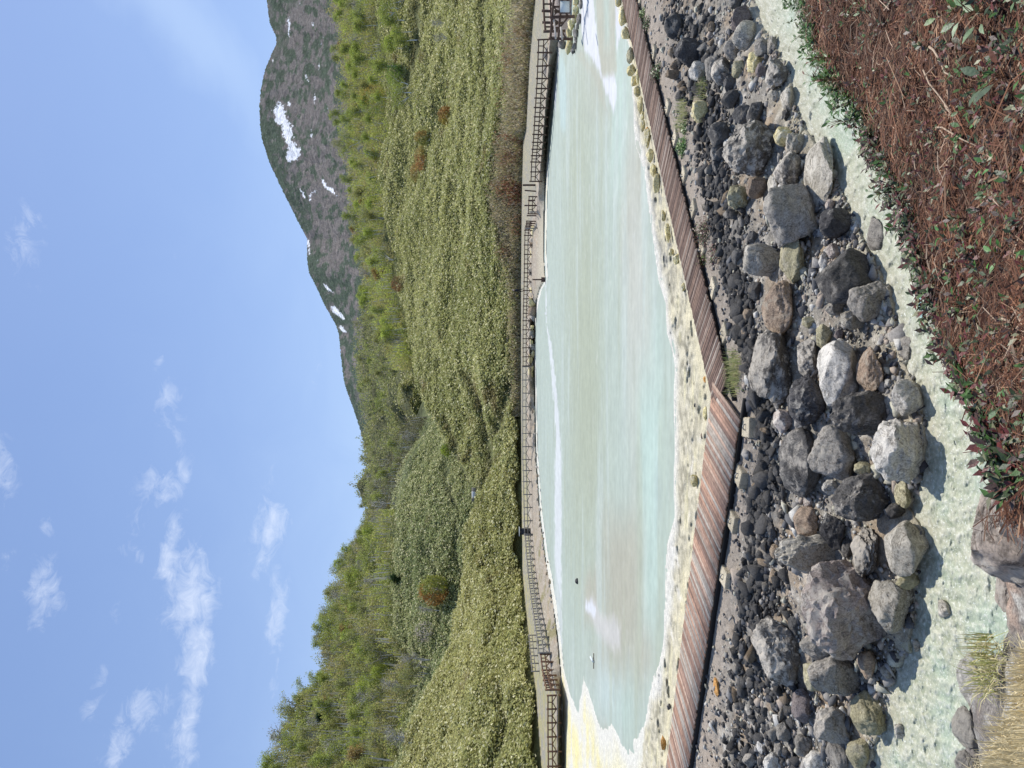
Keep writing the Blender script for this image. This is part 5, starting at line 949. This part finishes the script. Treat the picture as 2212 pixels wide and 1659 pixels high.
# ------------------------------------------------------------------ the walker on the far path
def person_at(p, h, label):
    root = empty('person', p, label, 'person', rz=.5); s_ = h / 1.7
    sk = [((0, 0, .93), .13), ((0, 0, 1.12), .14), ((0, 0, 1.36), .15), ((0, 0, 1.48), .055), ((0, 0, 1.58), .085), ((0, 0, 1.67), .075), ((-.1, 0, .88), .10), ((-.12, .12, .48), .065), ((-.12, -.02, .08), .045), ((-.12, .1, .04), .04), ((.1, 0, .88), .10), ((.12, -.08, .48), .065), ((.13, -.22, .1), .045), ((.13, -.1, .05), .04),
          ((-.2, 0, 1.38), .06), ((-.27, -.05, 1.12), .045), ((-.24, .1, .9), .035), ((.2, 0, 1.38), .06), ((.27, .06, 1.12), .045), ((.25, .16, .92), .035)]
    ed = [(0, 1), (1, 2), (2, 3), (3, 4), (4, 5), (0, 6), (6, 7), (7, 8), (8, 9), (0, 10), (10, 11), (11, 12), (12, 13), (2, 14), (14, 15), (15, 16), (2, 17), (17, 18), (18, 19)]
    me = bpy.data.meshes.new('body'); me.from_pydata([tuple(np.array(a) * s_) for a, _ in sk], ed, []); o = bpy.data.objects.new('body', me); COL.objects.link(o); o.parent = root; skin = o.modifiers.new('s', 'SKIN')
    for i, (_, r_) in enumerate(sk): me.skin_vertices[0].data[i].radius = (r_ * s_, r_ * s_)
    me.skin_vertices[0].data[0].use_root = True; o.modifiers.new('u', 'SUBSURF').levels = 1
    dm, _, b_ = newmat('dark clothing'); b_.inputs['Base Color'].default_value = (.015, .016, .022, 1); b_.inputs['Roughness'].default_value = .9; me.materials.append(dm); fm, _, b2 = newmat('skin'); b2.inputs['Base Color'].default_value = (.5, .33, .26, 1)
    v_, f_ = ICO[3]; hd = v_ * np.array([.088, .10, .12]); hd[:, 1] += .018 * (np.abs(hd[:, 0]) < .02) * (hd[:, 1] > .06) * (np.abs(hd[:, 2] + .01) < .03); mesh_obj('face', (hd + np.array([0, .015, 1.585])) * s_, f_, fm, root, smooth=True)
    ht, _, b3 = newmat('pale hat'); b3.inputs['Base Color'].default_value = (.6, .5, .48, 1); m_ = MB(); m_.tube([(0, 0, 1.63 * s_), (0, 0, 1.65 * s_)], .15 * s_, 12); m_.tube([(0, 0, 1.65 * s_), (0, 0, 1.76 * s_)], [.1 * s_, .08 * s_], 12); m_.build('hat', ht, root)
    m_ = MB(); m_.tube([(0, 0, .8 * s_), (0, 0, 1.1 * s_), (0, 0, 1.42 * s_)], [.2 * s_, .19 * s_, .17 * s_], 12); m_.build('jacket', dm, root)
pq = G(1133, 627, .95); person_at(pq, 1.95, 'distant walker in a black jacket and pale hat behind the far fence')

# ------------------------------------------------------------------ near bank: twigs, creeper leaves, sprigs, dry grass
def bank_pts(n, y0, y1, t0=0.0, t1=.62, pw=1.0):
    Y = rng.uniform(y0, y1, n); t = t0 + (t1 - t0) * rng.uniform(0, 1, n) ** pw; return bankpt(Y, t), Y, t
n = 85000; p, Y, t = bank_pts(n, -60, 1130); bz = fbm(p * np.array([1, 1, .5]) * 1.8, 5) * .1 + fbm(p * np.array([1, 1, .5]) * 7, 4) * .03; p[:, 2] += bz + rng.uniform(-.02, .05, n)
keep_ = (Y < 1020) | (rng.uniform(0, 1, n) < .3); p = p[keep_]; n = len(p); L_ = rng.gamma(2.2, .045, n) + .02; ang = rng.normal(0, .55, n) + (rng.uniform(0, 1, n) < .25) * rng.uniform(-1.5, 1.5, n)
d_ = np.stack([np.cos(ang), np.sin(ang), rng.normal(0, .18, n)], 1); sd2 = np.stack([-np.sin(ang), np.cos(ang), rng.normal(0, .5, n)], 1); w_ = (.0007 + rng.gamma(1.5, .0007, n))[:, None]; bend = rng.normal(0, .09, (n, 3)) * L_[:, None]; bend[:, 2] = np.abs(bend[:, 2]) * .8
Vt = np.stack([p - d_ * L_[:, None] / 2 - sd2 * w_, p - d_ * L_[:, None] / 2 + sd2 * w_, p + bend + sd2 * w_, p + bend - sd2 * w_, p + d_ * L_[:, None] / 2 + sd2 * w_ * .6, p + d_ * L_[:, None] / 2 - sd2 * w_ * .6], 1).reshape(-1, 3)
i6 = np.arange(n)[:, None] * 6; Ft = np.concatenate([i6 + np.array([0, 1, 2, 3]), i6 + np.array([3, 2, 4, 5])]); pal = np.array([[.20, .085, .042], [.11, .045, .024], [.29, .145, .075], [.05, .025, .015], [.42, .27, .16], [.60, .48, .34]]); pick = rng.choice(6, n, p=[.32, .24, .2, .1, .1, .04])
tw_mat = attr_mat('twigs', .7, .25); tag(mesh_obj('undergrowth', Vt, Ft, tw_mat, colors=np.repeat(pal[pick] * C3(.66, .60, .58) * (rng.uniform(.5, 1.35, n) * (1 + 1.1 * fbm(p * 2.6 + 3, 3)))[:, None], 6, 0)), 'tangled reddish brown creeper twigs covering the near bank', 'creeper', kind='stuff')
# flaky litter between the twigs
n = 22000; p, Y, t = bank_pts(n, -60, 1090); p[:, 2] += fbm(p * np.array([1, 1, .5]) * 1.8, 5) * .1 + .0; V, Fq, Cq = quads(p, unit(n) * .7 + np.array([0, -.2, .7]), unit(n), rng.uniform(.004, .011, n), rng.uniform(.006, .018, n), pal[rng.integers(0, 5, n)] * rng.uniform(.6, 1.2, n)[:, None] * np.array([.75, .66, .62])); tag(mesh_obj('litter', V, Fq, tw_mat, colors=Cq), 'brown leaf litter under the creeper twigs', 'litter', kind='stuff')
# rosettes of creeper leaves; denser and overhanging along the edge
def rosettes(n, edge):
    C_ = []; U_ = []; Nn = []; Cl = []; Sz = []
    for i in range(n):
        Y_ = random.uniform(-40, 1075); t_ = (random.uniform(-.008, .025) if edge else random.uniform(.0, .6)); dens_ = noise(np.array([Y_ * .018, t_ * 9, 3.0])); 
        if not edge and dens_ < -.05 and random.random() < .7: continue
        b_ = bankpt(np.array([Y_]), np.array([max(t_, 0)]))[0]; b_ = b_ + np.array([0, .05 if t_ < 0 else 0, .04 + random.uniform(0, .05)]); g = (Y_ < 260 and edge) or random.random() < .2
        if edge: b_ += np.array([0, random.uniform(-.10, .05), random.uniform(-.09, .02)])
        for k in range(random.randint(4, 8)):
            a_ = random.uniform(0, 6.28); el_ = random.uniform(.1, 1.1); u = np.array([math.cos(a_) * math.cos(el_), math.sin(a_) * math.cos(el_), math.sin(el_)]); nn_ = np.cross(u, np.cross((0, 0, 1), u)) + np.array([0, 0, .2]); s_ = random.uniform(.015, .033) if edge else random.uniform(.009, .024)
            C_.append(b_ + u * s_ * 1.1 + np.random.default_rng(i * 9 + k).normal(0, .012, 3)); U_.append(u); Nn.append(nn_ / np.linalg.norm(nn_)); Sz.append(s_)
            q = random.random(); Cl.append((.06, .13, .025) if (g and q < .8) else ((.045, .07, .025) if q < .34 else ((.13, .032, .026) if q < .62 else ((.075, .045, .035) if q < .88 else (.24, .24, .13)))))
    Sz = np.array(Sz); return quads(np.array(C_), np.array(Nn), np.array(U_), Sz * .45, Sz, np.array(Cl) * rng.uniform(.7, 1.3, len(Sz))[:, None], .35)
V, Fq, Cq = rosettes(1250, False); tag(mesh_obj('creeper_leaves', V, Fq, foliage_gloss, colors=Cq), 'dark green and red creeper leaves scattered over the brown twigs', 'leaves', kind='stuff')
V, Fq, Cq = rosettes(1150, True); tag(mesh_obj('creeper_leaves', V, Fq, foliage_gloss, colors=Cq), 'overhanging creeper leaves along the edge above the creek', 'leaves', kind='stuff')
# thick pale sticks
STK = wood_mat('stick', (.30, .21, .14), (.52, .41, .30))
for j, (x0, y0, x1, y1, r_, lb) in enumerate([(745, 340, 970, 575, .010, 'thick pale stick lying high on the brown creeper'), (700, 510, 1000, 930, .008, 'long thin pale stick crossing the middle of the creeper'), (790, 925, 1150, 1080, .008, 'pale stick crossing the long thin one'), (620, 1150, 700, 1320, .006, 'short pale stick with a curved tip near the creek edge'), (1190, 1390, 1349, 1560, .008, 'pale stick at the bottom right of the picture'), (500, 950, 560, 1140, .012, 'dark broken stick near the creek edge'), (860, 740, 960, 890, .009, 'knobbly pale twig beside the long thin stick')]):
    q1, q2 = zc('E', x0, y0), zc('E', x1, y1); P1, P2 = [bankpt(np.array([q[1]]), np.array([(q[0] - ip(eB, q[1])) / (2620 - ip(eB, q[1]))]))[0] + np.array([0, 0, .06]) for q in (q1, q2)]
    m = MB(); mid = (P2 - P1) / 2 + np.array([.02, .01, .015]); m.tube([(0, 0, 0), mid * .5 + rng.normal(0, .008, 3), mid, mid * 1.5 + rng.normal(0, .008, 3), P2 - P1], [r_ * .6, r_ * .6, r_ * .5, r_ * .42, r_ * .25], 7); o = m.build('stick', WBR if j == 5 else STK, smooth=True); o.location = P1; tag(o, lb, 'stick')
# leafy sprigs
def sprig(z, x, y, n, size, col, label, hgt=.05, name='leafy_sprig'):
    q = zc(z, x, y); P1 = bankpt(np.array([q[1]]), np.array([max(0, (q[0] - ip(eB, q[1])) / (2620 - ip(eB, q[1])))]))[0]; size *= .8; col = tuple(q_ * .72 for q_ in col); root = empty(name, P1, label, 'plant'); m = MB(); C_, U_, Nn, Sz, Cl = [], [], [], [], []
    for k in range(n):
        a_ = 2.4 * k + random.uniform(-.3, .3); el_ = random.uniform(.1, .9); u = np.array([math.cos(a_) * math.cos(el_), math.sin(a_) * math.cos(el_), math.sin(el_)]); L2 = size * random.uniform(.6, 1.2) * (1 + .1 * k ** .5); tip = u * L2 + np.array([0, 0, hgt + .012 * k]); m.tube([(0, 0, 0), (0, 0, hgt + .008 * k), tip], [.003, .0025, .0012], 4, (.2, .1, .05))
        s_ = size * random.uniform(.45, .75); nn_ = np.cross(u, np.cross((0, 0, 1.), u)) + rng.normal(0, .15, 3)
        for half in range(1): C_.append(tip + u * s_ * .6); U_.append(u); Nn.append(nn_ / np.linalg.norm(nn_)); Sz.append(s_); Cl.append(np.array(col) * random.uniform(.75, 1.3) if random.random() > .15 else np.array((.15, .06, .03)))
    # each leaf: a folded pointed blade of six points
    C_, U_, Nn, Sz, Cl = map(np.array, (C_, U_, Nn, Sz, Cl)); Si = np.cross(Nn, U_); h_ = Sz[:, None]; pr = [C_ - U_ * h_, C_ - U_ * h_ * .35 + Si * h_ * .42 + Nn * h_ * .12, C_ + U_ * h_ * .3 + Si * h_ * .36 + Nn * h_ * .10, C_ + U_ * h_ - Nn * h_ * .15, C_ + U_ * h_ * .3 - Si * h_ * .36 + Nn * h_ * .10, C_ - U_ * h_ * .35 - Si * h_ * .42 + Nn * h_ * .12, C_]
    V = np.stack(pr, 1).reshape(-1, 3); b7 = np.arange(len(C_)) * 7; Fq = np.concatenate([np.stack([b7 + a, b7 + b, b7 + c, b7 + 6], 1) for a, b, c in ((0, 1, 2), (2, 3, 4), (4, 5, 0))]); mesh_obj('foliage', V, Fq, foliage_gloss, root, np.repeat(Cl, 7, 0), smooth=False); pass
    m.build('stem', bark, root, usecol=True)
for a in [('E', 1180, 90, 11, .075, (.20, .30, .14), 'large pale green round leaved plant at the bottom right corner'), ('E', 980, 90, 7, .065, (.12, .22, .05), 'green leafed plant beside the large pale one'), ('E', 1100, 340, 4, .07, (.10, .09, .04), 'big olive and brown leaf pair low on the right'), ('E', 1300, 560, 5, .08, (.16, .22, .12), 'grey green ferny plant cut by the bottom edge'), ('E', 1060, 930, 5, .045, (.09, .22, .05), 'green three leafed sprig in the middle of the creeper'),
 ('E', 1250, 1190, 5, .045, (.13, .32, .08), 'fresh green sprig with a white bud at the bottom'), ('E', 540, 720, 6, .04, (.11, .20, .05), 'pale green sprig midway down the creeper'), ('E', 960, 500, 5, .035, (.10, .20, .05), 'small leafy sprig beside the thick pale stick'), ('E', 490, 570, 4, .035, (.07, .13, .04), 'dark leafy sprig above the thick pale stick'), ('E', 600, 1080, 9, .035, (.07, .12, .035), 'dense dark leafed clump near the creek edge'),
 ('E', 1120, 640, 9, .03, (.12, .20, .05), 'row of small green leaves on a drooping stem'), ('E', 1110, 790, 7, .035, (.13, .21, .06), 'green and red leafed stem right of the middle sprig'), ('F', 720, 175, 5, .045, (.10, .28, .06), 'bright green leaf cluster near the small black stone'), ('F', 1060, 300, 6, .05, (.10, .28, .05), 'vivid green plant at the bottom middle'), ('F', 640, 470, 7, .04, (.05, .12, .03), 'shiny dark leaves above the small blue grey rock'),
 ('F', 780, 600, 6, .03, (.10, .18, .06), 'small green sprig left of the shiny dark leaves'), ('F', 1080, 1200, 3, .05, (.09, .2, .06), 'single broad green leaf at the bottom edge near the pale rock'), ('F', 900, 1240, 6, .03, (.05, .09, .03), 'dark sprig hanging over the creek near the grey stones'), ('F', 800, 90, 6, .04, (.09, .14, .04), 'leaf bunch beside the small black stone'), ('E', 120, 880, 16, .05, (.08, .19, .035), 'dense glossy green bush hanging over the creek'),
 ('E', 60, 580, 22, .05, (.09, .22, .035), 'thick green leaf mass hanging over the creek at upper right'), ('E', 20, 420, 20, .05, (.10, .22, .04), 'green leafy overhang nearest the top right corner'), ('E', 370, 1400, 12, .045, (.06, .14, .03), 'green leaf clump hanging over the creek lower down')]: sprig(*a)
# grass: dry tufts on the left mound and green tufts by the boardwalk
def blades(cen, n, rad, h, colA, colB, lean=.6, w=.0028):
    a = rng.uniform(0, 6.28, n); r_ = rad * np.sqrt(rng.uniform(0, 1, n)); b0_ = cen + np.stack([np.cos(a) * r_, np.sin(a) * r_, 0 * a], 1) if np.ndim(cen) == 1 else cen
    th = rng.uniform(0, 6.28, n); le = np.abs(rng.normal(0, lean, n)); dr = np.stack([np.cos(th) * np.sin(le), np.sin(th) * np.sin(le), np.cos(le)], 1); L2 = h * rng.uniform(.5, 1.2, n)[:, None]; si = np.stack([-np.sin(th), np.cos(th), 0 * th], 1) * w; m1 = b0_ + dr * L2 * .55; tp = b0_ + dr * L2 + np.array([0, 0, -.35]) * L2 * np.sin(le)[:, None] ** 1.5
    V = np.stack([b0_ - si, b0_ + si, m1 + si * .8, m1 - si * .8, tp + si * .15, tp - si * .15], 1).reshape(-1, 3); i6 = np.arange(n)[:, None] * 6; Fc = np.concatenate([i6 + np.array([0, 1, 2, 3]), i6 + np.array([3, 2, 4, 5])]); cc = mixc(np.tile(colA, (n, 1)), colB, rng.uniform(0, 1, n)) * rng.uniform(.7, 1.25, n)[:, None]; return V, Fc, np.repeat(cc, 6, 0)
Yg = rng.uniform(1400, 1720, 12000); tg = rng.uniform(.03, .5, 12000); pg = bankpt(Yg, tg); vg = ip(eB, Yg) + (2620 - ip(eB, Yg)) * tg; kg = (fbm(pg * 3.2, 3) > -.10) & (vg > 2138 + (1659 - Yg) * .45 + 22 * noise(pg * 3)) & (Yg > 1405); pg = pg[kg]
V, Fc, Cc = blades(pg, len(pg), 0, .15, C3(.80, .70, .46), C3(.62, .52, .30), lean=1.3, w=.0030); tag(mesh_obj('dry_grass', V, Fc, foliage, colors=Cc), 'matted dry straw grass on the mound at the lower left', 'grass', kind='stuff')
for x, y, lb in ((720, 1010, 'green and straw tuft hanging from the mound edge'), (700, 1150, 'second green tuft on the mound below the first')):
    q = zc('G', x, y); P1 = bankpt(np.array([q[1]]), np.array([max(0.02, (q[0] - ip(eB, q[1])) / (2620 - ip(eB, q[1])))]))[0]; V, Fc, Cc = blades(np.zeros(3), 130, .09, .15, C3(.38, .42, .14), C3(.75, .65, .40), lean=1.0, w=.003); o = mesh_obj('grass_tuft', V, Fc, foliage, colors=Cc); o.location = P1; tag(o, lb, 'grass tuft')
def tuft(z, x, y, n, rad, h, cA, cB, lb, leafy=False):
    v, Y = zc(z, x, y); P1 = G(v, Y, float(zbase(v, Y)))
    if leafy:
        a = unit(n); a[:, 2] = np.abs(a[:, 2]); p = a * rad * rng.uniform(.3, 1, n)[:, None] * np.array([1, 1, .7]); s_ = h * rng.uniform(.5, 1.2, n); V, Fc, Cc = quads(p, a * .5 + unit(n) * .4 + np.array([0, 0, .5]), unit(n), s_ * .4, s_ * .7, mixc(np.tile(cA, (n, 1)), cB, rng.uniform(0, 1, n) ** 2), .3); nm, ct = 'small_shrub', 'shrub'
        o = mesh_obj(nm, V, Fc, foliage_gloss, colors=Cc)
    else: V, Fc, Cc = blades(np.zeros(3), n, rad, h, cA, cB, w=.006); nm, ct = 'grass_tuft', 'grass tuft'; o = mesh_obj(nm, V, Fc, foliage, colors=Cc)
    o.location = P1; tag(o, lb, ct)
GR, ST, RD, DG = C3(.22, .30, .08), C3(.5, .44, .26), C3(.16, .06, .045), C3(.10, .17, .05)
tuft('C', 600, 90, 300, .42, .34, GR * 1.3, ST * 1.2, 'grass tuft growing at the bend of the old boardwalk'); tuft('C', 600, 230, 150, .3, .28, GR * 1.3, ST * 1.2, 'smaller grass tuft just before the joint of the boardwalks')
tuft('A', 400, 940, 280, .5, .32, GR * 1.2, ST * 1.2, 'feathery pale grass beside the bright yellow rock'); tuft('A', 560, 760, 170, .45, .3, ST * 1.2, GR * 1.2, 'straw coloured tuft above the bright yellow rock')
tuft('A', 195, 600, 420, .45, .07, DG, RD, 'green and red leaved shrub at the edge of the old boardwalk', True); tuft('A', 110, 190, 260, .35, .07, DG, RD, 'dark leaved shrub near the right end of the boardwalk', True); tuft('A', 75, 110, 200, .3, .06, GR, DG, 'little green shrub at the first anchor blocks', True)
tuft('A', 400, 1200, 520, .36, .07, C3(.13, .24, .06), GR, 'bright green leafy shrub below the third anchor block', True); tuft('A', 415, 1040, 200, .26, .06, DG, GR, 'small leafy shrub above the bright green one', True)
tuft('B', 360, 430, 700, .5, .055, RD, DG, 'dark red leaved shrub at the sixth anchor block', True); tuft('B', 430, 620, 300, .42, .05, RD, DG, 'dark red twiggy shrub among the black stones', True); tuft('B', 340, 660, 260, .3, .055, RD, GR, 'red and green shrub touching the old boardwalk', True)

# ------------------------------------------------------------------ camera, sun, sky
cd = bpy.data.cameras.new('Camera'); cam = bpy.data.objects.new('Camera', cd); S.collection.objects.link(cam); S.camera = cam
cd.sensor_width = 36; cd.lens = 36 * F / 2212.0; cd.clip_end = 20000; cd.clip_start = .05
from mathutils import Matrix
fw = Vector((0, cp, -sp)); upv = Vector((0, sp, cp)); rt = Vector((1, 0, 0))
# the phone was held upright but the picture is stored lying on its side: image right = down, image up = right
cam.matrix_world = Matrix(((-upv.x, rt.x, -fw.x, 0), (-upv.y, rt.y, -fw.y, 0), (-upv.z, rt.z, -fw.z, HC), (0, 0, 0, 1)))
SUN_EL, SUN_AZ = math.radians(57), math.radians(40)      # azimuth measured from straight ahead towards the right
sd_ = Vector((math.sin(SUN_AZ) * math.cos(SUN_EL), math.cos(SUN_AZ) * math.cos(SUN_EL), math.sin(SUN_EL)))
sl_ = bpy.data.lights.new('Sun', 'SUN'); sl_.energy = 4.9; sl_.angle = math.radians(.53); sl_.color = (1, .955, .89)
so = bpy.data.objects.new('Sun', sl_); S.collection.objects.link(so); so.rotation_euler = sd_.to_track_quat('Z', 'Y').to_euler(); so.location = (0, 0, 60)
W = bpy.data.worlds.new('World'); S.world = W; W.use_nodes = True; nt = W.node_tree; bg = nt.nodes['Background']
sky = N(nt, 'ShaderNodeTexSky', sky_type='NISHITA', sun_disc=False); sky.sun_elevation = SUN_EL; sky.sun_rotation = SUN_AZ; sky.altitude = 700; sky.air_density = 1.0; sky.dust_density = .6; sky.ozone_density = 2.2
tc = N(nt, 'ShaderNodeTexCoord'); sx = N(nt, 'ShaderNodeSeparateXYZ'); nt.links.new(tc.outputs['Generated'], sx.inputs[0])
def M(op, a, b=None, clamp=False):
    n = N(nt, 'ShaderNodeMath', operation=op, use_clamp=clamp)
    for i, q in enumerate((a, b)):
        if q is None: continue
        if isinstance(q, (int, float)): n.inputs[i].default_value = q
        else: nt.links.new(q, n.inputs[i])
    return n.outputs[0]
az = M('ARCTAN2', sx.outputs[0], sx.outputs[1]); el = M('ARCSINE', sx.outputs[2])
cv = N(nt, 'ShaderNodeCombineXYZ'); nt.links.new(az, cv.inputs[0]); nt.links.new(M('MULTIPLY', el, 1.5), cv.inputs[1])
nA = ntex(nt, cv.outputs[0], 34, 10, .7, .9); nB = ntex(nt, cv.outputs[0], 7, 6, .6, .8); nW = ntex(nt, cv.outputs[0], 9, 3, .5)
azw = M('ADD', az, M('MULTIPLY', M('SUBTRACT', nB, .5), .10)); elw = M('ADD', el, M('MULTIPLY', M('SUBTRACT', nW, .5), .07))
CL = [(415, 1290, 36, 62, 1.1), (425, 1420, 26, 80, 1.0), (405, 1560, 20, 75, .95), (372, 1215, 20, 30, 1.0), (385, 1155, 18, 35, .8), (602, 1330, 20, 62, .85), (600, 1240, 14, 40, .5), (575, 1140, 24, 48, .85), (560, 1205, 12, 30, .5), (588, 1020, 12, 50, .4),
      (88, 1290, 22, 62, .75), (325, 1530, 22, 36, .75), (270, 1600, 24, 42, .8), (350, 1055, 34, 40, .75), (392, 1010, 18, 35, .6), (378, 860, 20, 50, .6), (352, 765, 10, 14, .5), (78, 525, 24, 60, .55), (92, 480, 10, 26, .45), (6, 1000, 22, 60, .65), (125, 1130, 16, 24, .5), (305, 1130, 20, 60, .4),
      (325, 1280, 14, 22, .5), (300, 1200, 14, 24, .5), (15, 1190, 12, 20, .5), (240, 1340, 14, 40, .4), (210, 1480, 18, 44, .45), (190, 1520, 16, 28, .5), (370, 555, 8, 14, .35), (680, 800, 10, 60, .3), (600, 1450, 12, 50, .4), (262, 1200, 10, 22, .4), (385, 930, 10, 40, .5)]
acc = None
for v, Y, rv, rY, k in CL:
    a_, b_ = slopes(v, Y); e_ = math.atan(b_ * math.cos(math.atan(a_))); a_ = math.atan(a_); pr = math.cos(a_) * math.cos(e_) ** 1
    qa = M('MULTIPLY', M('SUBTRACT', azw, a_), F / rY / 1.12 * .8); qe = M('MULTIPLY', M('SUBTRACT', elw, e_), F / rv / 1.1 * .8)
    g = M('MULTIPLY', M('EXPONENT', M('MULTIPLY', M('ADD', M('MULTIPLY', qa, qa), M('MULTIPLY', qe, qe)), -1.0)), k); acc = g if acc is None else M('MAXIMUM', acc, g)
dens = M('MULTIPLY', M('SUBTRACT', M('ADD', acc, M('MULTIPLY', M('SUBTRACT', nA, .5), 2.0)), .36), 1.15, True); dens = M('MULTIPLY', dens, M('MINIMUM', M('MULTIPLY', acc, 1.9), 1.0)); dens = M('MULTIPLY', dens, .54)
# thin veil of cirrus: a long streak on the right and a haze low down
a1, b1 = slopes(360, 0); a2, b2 = slopes(560, 260); a1, a2 = math.atan(a1), math.atan(a2); e1, e2 = math.atan(b1 * math.cos(a1)), math.atan(b2 * math.cos(a2))
dxs, dys = a2 - a1, e2 - e1; ln = math.hypot(dxs, dys); dist = M('ADD', M('MULTIPLY', M('SUBTRACT', azw, a1), dys / ln), M('MULTIPLY', M('SUBTRACT', elw, e1), -dxs / ln)); along = M('ADD', M('MULTIPLY', M('SUBTRACT', az, a1), dxs / ln), M('MULTIPLY', M('SUBTRACT', el, e1), dys / ln))
stv = M('MULTIPLY', M('EXPONENT', M('MULTIPLY', M('MULTIPLY', dist, dist), -420.0)), M('MULTIPLY', M('SUBTRACT', 1.25, M('MULTIPLY', along, 3.5), True), .30), True)
hz_ = M('MULTIPLY', M('EXPONENT', M('MULTIPLY', M('MAXIMUM', el, 0.0), -5.5)), M('ADD', .36, M('MULTIPLY', nB, .6)))
veil = M('MAXIMUM', stv, hz_)
skyc = mixn(nt, 1.0, sky.outputs[0], (1.06, 1.03, 1.10), 'MULTIPLY')
skyc = mixn(nt, .40, skyc, (2.9, 4.6, 8.6))
c1 = mixn(nt, veil, skyc, (6.6, 8.3, 10.3)); c2 = mixn(nt, dens, c1, (8.4, 9.0, 10.2))
nt.links.new(c2, bg.inputs[0]); bg.inputs[1].default_value = .115
S.view_settings.view_transform = 'Standard'; S.view_settings.look = 'None'; S.view_settings.exposure = 0; S.view_settings.gamma = 1
S.render.engine = 'CYCLES'; S.cycles.use_denoising = True; S.cycles.max_bounces = 5; S.cycles.transparent_max_bounces = 6; S.cycles.sample_clamp_indirect = 6
